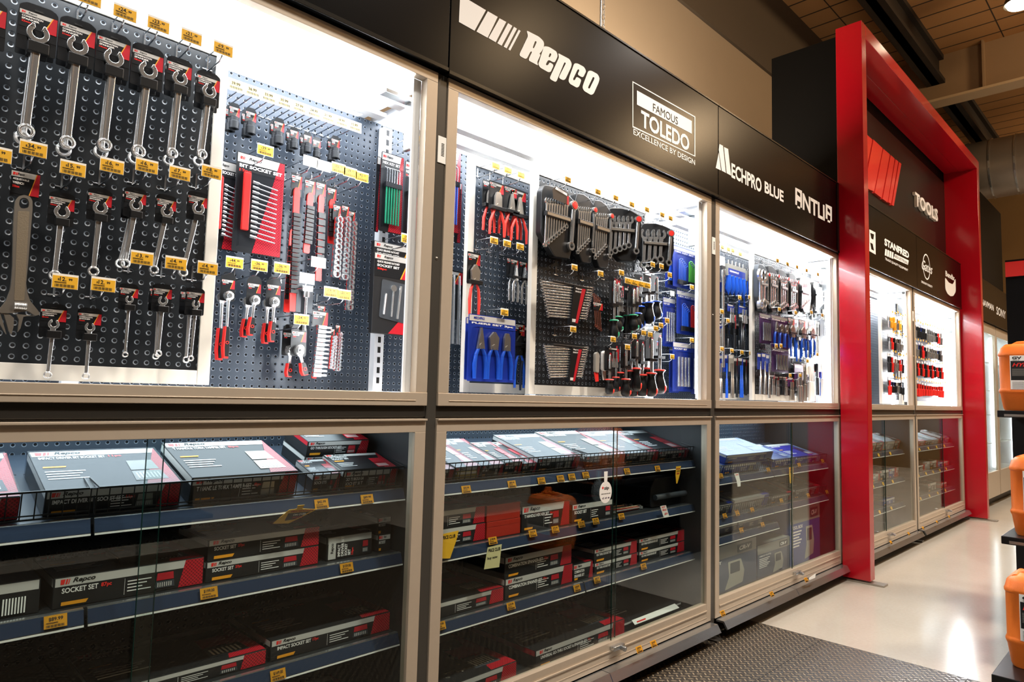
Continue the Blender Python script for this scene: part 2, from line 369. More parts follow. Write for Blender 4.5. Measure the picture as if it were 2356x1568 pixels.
#@@CAB
# ------------------------------------------------------------------ display cabinets
DEPTH = 0.46
LABB = ['nearest the camera', 'between the two dark posts', 'just before the red portal', 'first inside the red portal', 'last inside the red portal']
def shadow_gap(m, x0, x1, z0, z1): pass
for i in range(5):
    a, b = P0[i], P0[i+1]; xa, xb = a+.022, b-.022
    # upper cabinet: carcass, frame, glass
    t = thing('wall_cabinet', 'upper lit glass cabinet with beige frame, '+LABB[i], 'cabinet', (xa, 0, 1.17), group='upper display cabinets')
    L = xb-xa; H = 1.09
    M().box(0, L, .02, DEPTH, H-.03, H-.01).build('top_board', CABW, t); M().box(0, L, .02, DEPTH, 0, .025).build('bottom_board', CABW, t)
    if i in (0, 3): M().box(.0, .006, .03, DEPTH-.03, .026, H-.035).build('side_board', CABW, t)
    if i in (2, 4): M().box(L-.006, L, .03, DEPTH-.03, .026, H-.035).build('side_board', CABW, t)
    bx = M().box(0, L, .438, .45, .025, H-.03)
    o = M().box(a, b, .436, .45, 1.195, 2.23).build('rear_pegboard', PEG, t, mtx=Matrix.Translation((-xa, 0, -1.17)))
    fm = M().box(0, L, -.012, .02, H-.035, H).box(0, L, -.014, .022, -.012, .03)
    fm.box(0, .045, -.012, .02, .03, H-.035).box(L-.045, L, -.012, .02, .03, H-.035)
    fm.box(.045, L-.045, -.016, -.012, .003, .006)
    fm.build('frame', BEIGE, t, bevel=.0025)
    # slotted uprights on the back, header rails
    for ux in (0.045, L/2):
        M().box(ux-.02, ux+.02, .405, .436, .025, H-.05).build('slotted_upright', CABW, t)
    sl = M()
    for q in range(26): sl.box(.045-.006, .045+.006, .4035, .4055, .06+q*.038, .082+q*.038)
    sl.build('upright_slots', INK, t)
    tr = M()
    for yy, zz in ((.13, 2.168), (.25, 2.168)):
        tr.box(.03, L-.03, yy-.01, yy+.03, zz-1.17, zz-1.155)
    tr.build('sliding_track', CABW, t)
    M().m(0).box(.03, L-.03, .19, .43, H-.034, H-.031).m(1).box(.03, L-.03, .025, .19, H-.034, H-.031).build('light_diffuser', [LEDC, LEDF], t)
    lj = M().m(0).box(L-.047, L-.045, .025, .055, .06, H-.06).m(1)
    lj.build('led_strip', [LED], t)
    M().box(L-.075, L-.045, .02, .026, .03, H-.035).build('inner_jamb', CABW, t)
    M().box(L-.16, L-.03, .05, .09, H-.10, H-.085).box(L-.06, L-.045, .05, .09, H-.26, H-.10).build('corner_bracket', ALU, t, bevel=.002)
    # lower cabinet
    t2 = thing('floor_cabinet', 'lower glass-fronted cabinet with beige frame, '+LABB[i], 'cabinet', (xa, 0, 0.105), group='lower display cabinets')
    zt = 1.117-.105
    m = M().box(0, L, .03, .55, 0, .03).box(0, .004, .03, .55, .03, zt).box(L-.004, L, .03, .55, .03, zt).box(0, L, .03, .55, zt-.015, zt)
    m.build('carcass', SHELFD, t2)
    M().box(xa+.004, xb-.004, .535, .55, .135, 1.1).build('rear_pegboard', PEG, t2, mtx=Matrix.Translation((-xa, 0, -.105)))
    fm = M().box(0, L, -.012, .02, zt-.042, zt).box(0, .042, -.012, .02, 0.0, zt-.042).box(L-.042, L, -.012, .02, 0, zt-.042)
    fm.box(.042, L-.042, -.012, .02, .0, .088).box(.042, L-.042, -.017, -.012, .052, .058).box(.042, L-.042, -.014, -.012, .02, .024)
    fm.box(0, L, -.020, -.012, zt-.006, zt)
    fm.build('frame', BEIGE, t2, bevel=.002)
    sp = 1.19/1.825
    gx = .042+(L-.084)*.56
    M().box(.042, gx+.02, .010, .015, .085, zt-.042).build('sliding_glass_door', GLASS, t2)
    M().box(gx-.02, L-.042, -.001, .004, .085, zt-.042).build('sliding_glass_door', GLASS, t2)
    edge = mat('green_glass_edge', '#0d2a24', .15)
    M().box(gx-.0215, gx-.02, -.001, .004, .085, zt-.042).box(gx+.02, gx+.0215, .010, .015, .085, zt-.042).build('glass_edge', edge, t2)
    if i: 
        lk = M().box(gx-.045, gx+.03, -.035, -.012, .058, .075).tube([(gx+.0, -.035, .067), (gx, -.06, .064)], .010, 12)
        lk.build('door_lock', ALU, t2, smooth=40, bevel=.002)
    # price ledge at the foot
    m = M().prism([(-.012, -.005), (-.055, -.005), (-.075, -.04), (-.068, -.044), (-.05, -.014), (-.012, -.014)], 0.01, L/2-.002, 'x').prism([(-.012, -.005), (-.055, -.005), (-.075, -.04), (-.068, -.044), (-.05, -.014), (-.012, -.014)], L/2+.002, L-.01, 'x')
    m.build('price_ledge', ALU, t2)
    m = M().quad((.01, -.0565, -.0105), (L-.01, -.0565, -.0105), (L-.01, -.0735, -.0395), (.01, -.0735, -.0395)); m.build('ledge_insert', LIP, t2)
for i, x in enumerate(P0):
    if i == 3: continue
    m = M().box(x-.02, x+.02, -.008, .07, .012, 2.262).box(x-.02, x+.02, .07, .5, .05, .10)
    t = thing('cabinet_post', ['', 'dark steel post between the nearest cabinets, left of the long sign text', 'dark steel post below the joint between the two black signs', 'dark steel post hidden behind the red column', 'dark steel post between the cabinets inside the red portal', 'dark steel post at the end inside the portal'][i] or 'dark steel post at the left, beyond the picture edge', 'post', (0, 0, 0))
    m.build('upright', POST, t, bevel=.003)
    M().box(x-.03, x+.03, -.05, .04, 0.0102, .016).tube([(x, 0, .012), (x, 0, .05)], .012, 10).build('foot_plate', POST, t)
    if i in (1, 2, 4):
        M().box(x-.012, x+.022, -.0105, -.008, 1.96, 2.05).build('barcode_sticker', TICKW, t)
        mm = M()
        for q in range(9): mm.box(x+.002, x+.014, -.0112, -.0105, 1.985+q*.005, 1.987+q*.005)
        mm.build('barcode', INK, t)
        M().lathe([(0.0001, -.0125), (.004, -.0105), (.005, -.008)], (x, 0, 1.64), 'y', 10).build('screw', STEEL, t, smooth=60)
for i in range(5):
    if 1:
        a, b = P0[i]+.02 if i != 3 else 5.035, P0[i+1]-.02
        t = thing('cabinet_rail', 'dark middle rail of the cabinets, '+LABB[i], 'rail', (0, 0, 0), group='dark middle rails')
        M().box(a, b, -.004, .03, 1.122, 1.157).box(a, b, .0, .03, 1.1175, 1.122).build('rail_bar', RAILD, t, bevel=.002)
# base plinth board
for i in range(5):
    tag(M().box(P0[i]+.03, P0[i+1]-.03, .30, .32, .0, .10).build('plinth_board', SHELFD), 'dark plinth board under the cabinet '+['nearest the camera', 'between the two dark posts', 'before the red portal', 'first inside the portal', 'last inside the portal'][i], 'plinth', 'plinth boards')
#@@SIGNS
# ------------------------------------------------------------------ signs
def signbox(label, x0, x1, z0, z1, y0=-.03, y1=.10):
    t = thing('shop_sign', label, 'sign')
    M().box(x0, x1, y0, y1, z0, z1).build('sign_box', SIGNB, t, bevel=.002)
    M().box(x0, x1, y0-.004, y0+.0005, z0, z0+.012).box(x0, x1, y0-.004, y0+.01, z1-.006, z1+.002).build('edge_trim', mat('sign_edge', '#26241f', .25, .6), t)
    return t
SY = -.0312
s0 = signbox('plain black fascia sign at the top left, before the first post', -.475, 1.353, 2.268, 2.76)
s1 = signbox('long black sign with white striped logo and a framed slogan', 1.357, 3.188, 2.262, 2.765)
s2 = signbox('black sign with two white brand words, ending at the red column', 3.192, 4.935, 2.262, 2.765)
M().box(4.905, 4.937, -.034, .11, 2.262, 2.765).build('end_cap', BLACK, s2)
def pxp(L, y, ox=0, oy=0, sc=1.0):
    out = []
    for a, b in L:
        q = at(ox+a/sc, oy+b/sc, y); out.append((q.x, q.z))
    return out
def pz(name, loops, parent, material, y=SY, ox=0, oy=0, sc=1.0, r=0.0):
    LL = [rnd(pxp(L, y, ox, oy, sc), r) if r else pxp(L, y, ox, oy, sc) for L in loops]
    return M().mesh(poly2d(LL, y), XZ(y)).build(name, material, parent)
R_ = dict(ox=1020, oy=0, sc=5.352)
bars = [[(207, -64), (525, 125), (385, 378), (192, 270)], [(548, 138), (670, 208), (545, 465), (408, 388)], [(692, 225), (775, 270), (645, 520), (556, 468)],
        [(797, 285), (850, 318), (718, 562), (665, 532)], [(870, 330), (907, 352), (780, 595), (743, 575)], [(928, 365), (952, 380), (824, 623), (800, 608)]]
mm = M()
for b_ in bars: mm.mesh(poly2d([pxp(b_, SY, **R_)], SY), XZ(SY))
mm.build('stripe_logo', WHITE, s1)
glyphs = [
 ([[(1022, 372), (1185, 455), (1240, 515), (1240, 575), (1205, 640), (1182, 658), (1197, 675), (1155, 765), (1168, 808), (1052, 745), (1056, 715), (1092, 640), (1083, 632), (1070, 640), (1022, 733), (930, 682), (1045, 440)], [(1128, 508), (1143, 506), (1148, 522), (1115, 595), (1100, 587)]]),
 ([[(1240, 568), (1300, 575), (1395, 635), (1410, 690), (1370, 775), (1290, 732), (1262, 793), (1272, 805), (1292, 798), (1308, 765), (1362, 797), (1322, 885), (1295, 890), (1190, 830), (1168, 790), (1228, 605)], [(1312, 652), (1330, 662), (1326, 680), (1310, 707), (1295, 698)]]),
 ([[(1412, 652), (1555, 728), (1582, 780), (1575, 825), (1503, 975), (1475, 988), (1418, 958), (1508, 780), (1500, 766), (1488, 772), (1388, 1015), (1305, 968), (1425, 705)]]),
 ([[(1612, 778), (1655, 780), (1735, 825), (1760, 875), (1720, 957), (1650, 918), (1674, 870), (1668, 850), (1652, 858), (1598, 970), (1602, 988), (1620, 985), (1640, 943), (1703, 978), (1672, 1065), (1645, 1080), (1560, 1032), (1540, 998), (1550, 950)]]),
 ([[(1785, 870), (1825, 870), (1900, 912), (1925, 960), (1915, 1010), (1850, 1155), (1820, 1170), (1735, 1120), (1712, 1080), (1722, 1040)], [(1843, 945), (1862, 955), (1858, 975), (1800, 1092), (1781, 1085), (1786, 1065)]])]
mm = M()
for L in glyphs: mm.mesh(poly2d([rnd(pxp(l, SY, **R_), .012 if j == 0 else .004) for j, l in enumerate(L)], SY), XZ(SY))
mm.build('lettering', WHITE, s1)
T_ = dict(ox=1420, oy=160, sc=4.356)
def fit(m, s, q0, q1, y=SY, bold=.02, **k):
    """q0 bottom-left, q1 top-right in photo pixels"""
    a = at(q0[0], q0[1], y); b = at(q1[0], q1[1], y); put_text(m, s, a.x, b.x, a.z, b.z, y, bold=bold, **k)
def cp_(p): return (1420+p[0]/4.356, 160+p[1]/4.356)
mm = M(); o_ = pxp([(153, 115), (783, 470), (783, 873), (153, 577)], SY, **T_); i_ = pxp([(161, 130), (774, 477), (774, 860), (161, 566)], SY, **T_)
mm.mesh(poly2d([o_, i_], SY), XZ(SY)); mm.build('logo_frame', WHITE, s1)
pz('logo_bar', [[(198, 208), (748, 515), (748, 643), (198, 350)]], s1, WHITE, **T_)
mm = M(); fit(mm, 'FAMOUS', cp_((358, 415)), cp_((608, 455)), SY-.0008, .0)
a = at(*cp_((358, 415)), SY); b = at(*cp_((358, 335)), SY); c = at(*cp_((608, 460)), SY)
mm = M(); put_text(mm, 'FAMOUS', a.x, c.x, a.z, b.z, SY-.0008, .0); mm.build('lettering', INK, s1)
def fit3(m, s, bl, tl, br, y=SY, bold=.02, conv=cp_, **k):
    a = at(*conv(bl), y); b = at(*conv(tl), y); c = at(*conv(br), y); put_text(m, s, a.x, c.x, a.z, b.z, y, bold, **k)
mm = M(); fit3(mm, 'TOLEDO', (238, 570), (238, 400), (722, 790), bold=.03); mm.build('lettering', WHITE, s1); mm = M(); fit3(mm, 'EXCELLENCE BY DESIGN', (162, 648), (162, 588), (780, 940), bold=.015); mm.build('lettering', WHITE, s1)
pz('emblem', [[(1018, 830), (1040, 1010), (988, 985)], [(1025, 745), (1060, 762), (1090, 1035), (1048, 1012), (1018, 800)], [(1070, 775), (1112, 795), (1142, 1062), (1098, 1038), (1075, 830)]], s2, WHITE, **T_)
mm = M(); fit3(mm, 'ECHPRO', (1145, 1080), (1145, 932), (1447, 1205), bold=.03); fit3(mm, 'BLUE', (1478, 1232), (1478, 1115), (1668, 1325), bold=.03)
mm.build('lettering', WHITE, s2); mm = M(); fit3(mm, 'NTLI', (1860, 1400), (1860, 1235), (2080, 1490), bold=.03)
def blockA(m, l, top, r, bot, tail):
    """square-cornered A with a small step under it"""
    m.mesh(poly2d([pxp(q, SY, **T_) for q in ([(l, top), (r, top+(r-l)*.52), (r, bot+(r-l)*.52), (r-16, bot+(r-l)*.45), (r-16, bot-50+(r-l)*.45), (l+18, bot-50+9), (l+18, bot+9), (l, bot)], [(l+18, top+34), (r-18, top+62), (r-18, top+100), (l+18, top+70)])], SY), XZ(SY))
    m.mesh(poly2d([pxp([((l+r)/2-12, bot+14), ((l+r)/2+14, bot+26), ((l+r)/2+14, bot+46), ((l+r)/2-12, bot+36)], SY, **T_)], SY), XZ(SY))
blockA(mm, 1785, 1180, 1852, 1350, 1); blockA(mm, 2090, 1345, 2152, 1490, 1); mm.build('lettering', WHITE, s2)
#@@PORTAL
# ------------------------------------------------------------------ red portal
t = thing('red_portal', 'big glossy red portal frame standing around the far cabinets', 'portal frame')
FX0, FX1, FZ, FY0, FY1 = 4.94, 8.78, 3.92, -.2, .06
m = M().box(FX0, FX0+.09, FY0, -.024, .022, FZ); m.build('column', RED, t, bevel=.003)
m = M().box(FX1-.09, FX1, FY0, .12, .022, FZ); m.build('column', RED, t, bevel=.003)
M().box(FX0+.09, FX1-.09, FY0, -.024, FZ-.1, FZ).build('beam', RED, t, bevel=.003)
M().box(FX0+.09, FX1-.09, -.023, .112, FZ-.095, FZ-.05).build('inner_soffit', RED, t, bevel=.003)
for bx_ in (FX0+.002, FX1-.088): M().box(bx_, bx_+.086, -.28, -.0, .0, .012).build('base_plate', STEEL, t)
t = thing('sign_tower', 'tall black box fascia behind the red portal with red stripes and the word TOOLS', 'sign')
M().box(FX0+.02, FX1-.02, .125, .46, 2.768, FZ-.05).box(FX0+.02, FX0+.035, -.02, .125, 2.768, FZ-.05).build('tower_box', mat('tower_black', '#050505', .6, spec=.15), t)
M().box(FX0+.09, FX1-.09, .115, .125, 2.77, 3.72).build('sign_face', mat('tower_face', '#1a1715', .32, .2), t)
def yv(X, Y=None, s=3.136):
    if Y is None: X, Y = X
    return (1960+X/s, 280+Y/s)
def stripes(L, y, th):
    mm = M()
    for q in L:
        pts = [at(*yv(*p_), y) for p_ in q]; mm.prism([(p_.x, p_.z) for p_ in pts], y, y+th)
    return mm
SS = [[(60, 55), (148, 130), (112, 485), (20, 425)], [(152, 130), (222, 188), (165, 505), (120, 490)], [(152, 132), (222, 188), (215, 545), (163, 512)]]
SS = [[(70, 60), (146, 128), (160, 498), (78, 460)], [(150, 130), (222, 190), (215, 550), (165, 510)], [(228, 195), (274, 235), (258, 582), (222, 553)], [(281, 240), (309, 265), (283, 590), (263, 578)], [(315, 270), (335, 285), (303, 603), (290, 598)], [(341, 290), (357, 303), (320, 603), (309, 603)]]
SS = [[(60, 50), (150, 130), (114, 330), (116, 480), (60, 455)], [(150, 130), (222, 190), (160, 500), (116, 480), (114, 330)], [(228, 195), (274, 235), (215, 550), (165, 512)], [(281, 240), (309, 265), (258, 582), (222, 556)], [(315, 270), (335, 285), (283, 590), (263, 580)], [(341, 290), (357, 303), (303, 606), (289, 600)]]
SS = [[(40, 30), (148, 128), (95, 400), (120, 480), (40, 430)], [(156, 128), (222, 190), (160, 503), (118, 484), (112, 360)], [(228, 195), (274, 235), (215, 550), (165, 512)], [(281, 240), (309, 265), (258, 582), (222, 556)], [(315, 270), (335, 285), (283, 590), (263, 580)], [(341, 290), (357, 303), (303, 606), (289, 600)]]
stripes(SS, .095, .02).build('stripe_logo', mat('stripe_red', '#e0322b', .25, coat=.3), t)
a = at(*yv(455, 600), .09); b = at(*yv(455, 505), .09); c = at(*yv(618, 718), .09)
me, x0, x1, y0, y1 = text_mesh('TOOLS', .05, 0)
cu = bpy.data.curves.new('text', 'FONT'); cu.body = 'TOOLS'; cu.size = 1; cu.offset = .03; cu.extrude = .06; cu.resolution_u = 3; cu.space_character = 1.08
oo = bpy.data.objects.new('text', cu); me = bpy.data.meshes.new_from_object(oo); bpy.data.objects.remove(oo)
xs = [v.co.x for v in me.vertices]; ys = [v.co.y for v in me.vertices]; kx = (c.x-a.x)/(max(xs)-min(xs)); kz = (b.z-a.z)/(max(ys)-min(ys))
mm = M().mesh(me, Matrix(((kx, 0, 0, a.x-min(xs)*kx), (0, 0, -.22, .098), (0, kz, 0, a.z-min(ys)*kz), (0, 0, 0, 1))))
mm.build('lettering', mat('letters_white', '#fbf7f2', .35), t)
s3 = signbox('black sign inside the red portal with four white brand logos', 5.04, 6.905, 2.262, 2.765, -.03, .11)
s4 = signbox('last black sign inside the portal with a circle logo and a shield logo', 6.909, 8.64, 2.262, 2.765, -.03, .11)
mm = M(); V_ = dict(conv=yv, y=SY)
fit3(mm, 'STANFRED', (236, 890), (236, 838), (412, 978), bold=.05, **V_); fit3(mm, 'TRADE QUALITY EQUIPMENT', (240, 998), (240, 978), (405, 1075), bold=.02, **V_)
mm.mesh(poly2d([pxp([(310, 952), (410, 1000), (405, 1032), (300, 985)], SY, ox=1960, oy=280, sc=3.136)], SY), XZ(SY))
for k in range(4):
    x = 241+k*16; mm.mesh(poly2d([pxp([(x, 916+k*7), (x+12, 921+k*7), (x+9, 968+k*7), (x-4, 962+k*7)], SY, ox=1960, oy=280, sc=3.136)], SY), XZ(SY))
mm.build('lettering', WHITE, s3); mm = M(); mm.mesh(poly2d([pxp([(126, 775), (170, 798), (172, 958), (126, 932)], SY, ox=1960, oy=280, sc=3.136), pxp([(132, 800), (160, 812), (155, 850), (140, 842)], SY, ox=1960, oy=280, sc=3.136), pxp([(132, 870), (150, 880), (160, 930), (140, 920)], SY, ox=1960, oy=280, sc=3.136)], SY), XZ(SY))
mm.build('lettering', WHITE, s3)
mm = M(); fit3(mm, 'INDUSTRIAL', (300, 972), (300, 952), (405, 1026), bold=.0, conv=yv, y=SY-.0008); mm.build('lettering', INK, s3)
mm = M(); c = at(*yv(539, 1046), SY); top = at(*yv(539, 955), SY); lft = at(*yv(498, 1035), SY); rr = top.z-c.z
mm.ring((c.x, SY, c.z), rr, rr-.012, 0, .0012, n=32); fit3(mm, 'Gates', (505, 1062), (505, 990), (582, 1105), bold=.01, shear=.4, **V_); fit3(mm, 'DRIVEN BY POSSIBILITY', (502, 1160), (502, 1144), (582, 1200), bold=.02, **V_)
mm.build('lettering', WHITE, s4); mm = M(); fit3(mm, 'Bendix', (676, 1112), (676, 1072), (742, 1150), bold=.04, **V_)
mm.mesh(poly2d([rnd(pxp([(672, 1120), (700, 1160), (728, 1172), (748, 1128), (750, 1225), (732, 1256), (712, 1258), (690, 1240), (674, 1205)], SY, ox=1960, oy=280, sc=3.136), .03)], SY), XZ(SY))
mm.build('lettering', WHITE, s4)
# ------------------------------------------------------------------ far cabinets, black hoarding
t = thing('corner_display_cabinet', 'tall lit glass display cabinet beyond the red portal', 'cabinet')
y0 = -.05
for x0, x1, nm in ((9.0, 10.35, 'a'), (10.39, 11.7, 'b')):
    M().box(x0, x1, y0, y0+.03, .12, .42).box(x0, x1, y0, y0+.03, 2.10, 2.22).box(x1-.04, x1, y0, y0+.03, .42, 2.1).box(x0, x0+.04, y0, y0+.03, .42, 2.1).build('frame', BEIGE, t, bevel=.003)
    M().box(x0, x1, .35, .37, .4, 2.2).box(x0, x1, y0+.03, .37, .4, .42).box(x1-.01, x1, y0+.03, .37, .4, 2.2).box(x0, x1, y0+.03, .37, 2.18, 2.2).build('carcass', CABW, t)
    M().box(x1-.05, x1-.04, y0+.04, y0+.06, .45, 2.08).build('led_strip', LED, t)
    g = M()
    for z in (.75, 1.1, 1.4, 1.75): g.box(x0+.04, x1-.05, y0+.05, .34, z, z+.008)
    g.build('glass_shelf', mat('shelf_glass', '#d9ecec', .1), t)
    M().box(x0+.04, x1-.04, y0+.01, y0+.015, .42, 2.1).build('glass_pane', GLASS, t)
    area('corner_cabinet_led', ((x0+x1)/2, .26, 2.14), 1.2, 4, (.95, .98, 1), (math.radians(-15), 0, 0), .03)
M().box(9.0, 11.7, y0+.1, .3, .0, .12).build('plinth', SHELFD, t)
tag(M().box(9.55, 9.75, .05, .09, 1.408, 1.72).build('boxed_accessory', mat('teal_box', '#4f97a8', .4)), 'small teal carton on a glass shelf in the corner cabinet', 'box')
t = thing('shop_sign', 'black sign above the corner cabinet with white words cut off by the red column', 'sign')
M().box(8.95, 11.8, -.08, .3, 2.225, 2.72).build('sign_box', SIGNB, t)
mm = M()
def c4(p): return (2200+p[0]/2.801, 440+p[1]/2.8)
fit3(mm, 'NAVMAN', (165, 730), (165, 690), (242, 768), conv=c4, y=-.0812, bold=.02); fit3(mm, 'SONY', (260, 792), (260, 740), (320, 825), conv=c4, y=-.0812, bold=.01)
mm.build('lettering', WHITE, t)
tag(M().box(9.0, 11.3, .0, .5, 2.73, 3.9).build('hoarding_box', mat('tower_black', '#050505', .6, spec=.15)), 'tall plain black hoarding above the corner cabinet sign', 'hoarding')
t = thing('end_gondola', 'tall black gondola end with a red header strip at the right edge', 'gondola')
p1 = atx(2312, 590, 5.5)
M().box(5.5, 5.56, -2.6, p1.y, 1.19, 2.19).build('back_panel', mat('tower_black', '#050505', .6, spec=.15), t)
M().box(5.485, 5.5, -2.6, p1.y-.002, 2.075, 2.175).build('header_strip', LRED, t)
# a lamp under the roof, seen at the top right corner
p = ray(2349, 8); q = CAM+p*(3.95/p.z)
t = thing('highbay_lamp', 'round glowing lamp under the roof at the top right corner', 'lamp', q)
M().lathe([(.02, .2), (.08, .18), (.13, .05), (.14, 0), (.125, .01)], (0, 0, 0), 'z', 24).build('reflector', mat('lamp_shell', '#3a3128', .5), t, smooth=50)
M().lathe([(.125, .01), (.11, -.02), (.0001, -.03)], (0, 0, 0), 'z', 24).build('diffuser', mat('lamp_glow', '#fff4dd', .5, emit='#fff1d0', es=9), t, smooth=50)
M().tube([(0, 0, .19), (0, 0, 5.5-q.z)], .01, 6).build('suspension_rod', DARKST, t)
#@@ITEMS
# ------------------------------------------------------------------ sliding display panels
def panel(label, x0, x1, y, zb=1.205, zt=2.15):
    PEG = PEG_SHADED if y < .2 else globals()['PEG']
    t = thing('sliding_pegboard', label, 'pegboard')
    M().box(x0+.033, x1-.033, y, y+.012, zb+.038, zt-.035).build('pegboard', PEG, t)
    m = M().box(x0, x0+.033, y-.004, y+.018, zb, zt).box(x1-.033, x1, y-.004, y+.018, zb, zt).box(x0+.033, x1-.033, y-.004, y+.018, zb, zb+.038).box(x0+.033, x1-.033, y-.004, y+.018, zt-.035, zt)
    m.build('panel_frame', CREAM, t, bevel=.0015); return t
YF, YG, YR = .14, .26, .436
panel('front sliding pegboard with a cream border, hung with chrome spanners', -.12, .703, YF)
panel('rear sliding pegboard with pliers, second cabinet from the left', 1.71, 2.52, YG)
panel('front sliding pegboard with spanner racks and screwdrivers', 1.955, 2.80, YF)
panel('rear sliding pegboard with blue handled ratchets beside the second post', 3.50, 4.30, YG)
panel('front sliding pegboard before the red column, full of spanners and pliers', 3.93, 4.90, YF)
panel('front sliding pegboard in the first cabinet inside the portal', 6.27, 6.79, .10)
panel('rear sliding pegboard in the first cabinet inside the portal', 5.33, 6.45, YG)
panel('front sliding pegboard in the last cabinet inside the portal', 6.99, 8.45, YF)
# ------------------------------------------------------------------ hooks with price tickets
PLACE = {'a': 'first cabinet', 'b': 'second cabinet', 'c': 'third cabinet', 'd': 'fourth cabinet', 'e': 'fifth cabinet'}
def ticket_mesh(m, c, w, h, price, white=False):
    """materials: 0 holder, 1 yellow, 2 ink ; c centre of the front face"""
    x, y, z = c
    m.m(0).box(x-w/2-.001, x+w/2+.001, y, y+.0012, z-h/2-.001, z+h/2+.003)
    m.m(3 if white else 1).box(x-w/2, x+w/2, y-.0006, y, z-h/2, z+h/2-.002)
    if white or not price: return
    m.m(2); hh = h*.32
    d, c_ = price.split('.') if '.' in price else (price, '')
    put_text(m, d+'.', x-w*.22, None, z+h*.04, z+h*.04+hh, y-.0010, .02)
    if c_: put_text(m, c_, x+w*.13+(len(d)-2)*w*.05, None, z+h*.1, z+h*.1+hh*.6, y-.0010, .02)
    put_text(m, '$', x-w*.3, None, z+h*.06, z+h*.06+hh*.55, y-.0010, .02)
    for i in range(2): m.box(x-w*.42, x+w*.05, y-.001, y-.0007, z-h*.06-i*h*.06, z-h*.035-i*h*.06)
    for i in range(16): m.box(x-w*.40+i*w*.05, x-w*.40+i*w*.05+w*(.032 if i % 3 else .018), y-.001, y-.0007, z-h*.42, z-h*.2)
TM = None
def hook(px, py, yb, ye, price, label, w=.048, white=False, grp=None, lower=True):
    """peg hook whose ticket is centred on photo pixel (px,py) at depth ye; board at yb"""
    c = at(px, py, ye); h = w*.60
    t = thing('peg_hook', label, 'peg hook', (c.x, yb, c.z), group=grp)
    D = ye-yb; u = h*.5
    M().tube([(0, 0, u+.004), (0, -.004, u+.004), (0, D+.004, u+.002), (0, D+.002, u-.004)], .0016, 6).build('scan_arm', WIRE, t, smooth=60)
    if lower:
        M().tube([(0, -.001, -.022), (0, -.006, -.026), (0, D+.022, -.026), (0, D+.008, -.018), (0, D+.007, -.016)], .0021, 6).lathe([(.0001, -.004), (.003, -.002), (.003, .001), (.0001, .003)], (0, D+.007, -.014), 'z', 6).build('hook_arm', WIRE, t, smooth=60)
        M().tube([(-.013, -.0015, -.020), (.013, -.0015, -.020)], .002, 6).box(-.002, .002, -.003, 0, -.024, u+.006).build('back_bracket', WIRE, t, smooth=60)
    m = M(); ticket_mesh(m, (0, D, 0), w, h, price, white); m.build('price_ticket', [TICKW, YEL, INK, TICKW], t)
    return t
def hooks(L, yb, ye, place, w=.048, **k):
    for px, py, pr, lab in L: hook(px, py, yb, ye, pr, lab, w, white=(pr == ''), **k)
YT = .030
A_ = 'yellow hook ticket $%s, '
hooks([(205, -5, '26.99', 'wire peg hook with a yellow ticket cut off by the top edge'),
       (288, 30, '24.99', A_ % '24.99'+'first whole one along the top edge'), (365, 57, '23.99', A_ % '23.99'+'second whole one along the top edge'),
       (441, 85, '21.99', A_ % '21.99'+'third whole one along the top edge'), (514, 113, '19.99', A_ % '19.99'+'at the top corner of the spanner panel'),
       (77, 343, '34.99', A_ % '34.99'+'above the adjustable wrench'), (168, 388, '15.99', A_ % '15.99'+'under the second big spanner'),
       (258, 382, '16.99', A_ % '16.99'+'left of its twin, under a big spanner'), (338, 382, '16.99', A_ % '16.99'+'right of its twin, under a big spanner'),
       (414, 399, '17.99', A_ % '17.99'+'under the fifth big spanner'), (487, 396, '18.99', A_ % '18.99'+'at the right border of the spanner panel'),
       (327, 594, '13.99', A_ % '13.99'+'middle row of the spanner panel'), (405, 606, '14.99', A_ % '14.99'+'left of its twin near the panel border'),
       (478, 617, '14.99', A_ % '14.99'+'on the cream panel border'), (150, 648, '12.99', A_ % '12.99'+'right of the adjustable wrench'),
       (238, 655, '12.99', A_ % '12.99'+'second from the adjustable wrench'), (-6, 355, '29.99', 'wire peg hook with a yellow ticket cut off by the left edge')], YF, YT, 'a')
YRT = .25
B_ = 'pale hook ticket %s, '
hooks([(611, 346, '39.99', B_ % '39.99'+'below the impact sockets'), (540, 604, '44.99', B_ % '44.99'+'above the longest ratchet'), (597, 611, '36.99', B_ % '36.99'+'above the second ratchet'),
       (649, 617, '36.99', B_ % '36.99'+'above the third ratchet'), (694, 735, '34.99', B_ % '34.99'+'above the flexible head ratchet'), (937, 549, '39.99', B_ % '39.99'+'above the boxed ratchet set'),
       (715, 372, '', 'blank white ticket on a peg hook, left one below the impact sockets'), (745, 382, '', 'blank white ticket on a peg hook, right one below the impact sockets'),
       (779, 387, '32.99', B_ % '32.99'+'above the rail of ring sockets'), (806, 397, '29.99', 'pale ticket on a peg hook, left of the last in its row'), (833, 407, '42.99', 'pale ticket on a peg hook at the white upright'),
       (733, 604, '', 'blank white ticket on a peg hook beside the red socket rails'), (707, 641, '', 'blank white ticket above the chrome socket adaptor card'),
       (762, 672, '19.99', 'pale ticket above the netted sockets, left one'), (792, 678, '21.99', 'pale ticket above the netted sockets, right one'),
       (962, 320, '28.99', 'pale ticket above the red T-handle tools')], YR, YRT, 'a', w=.050)
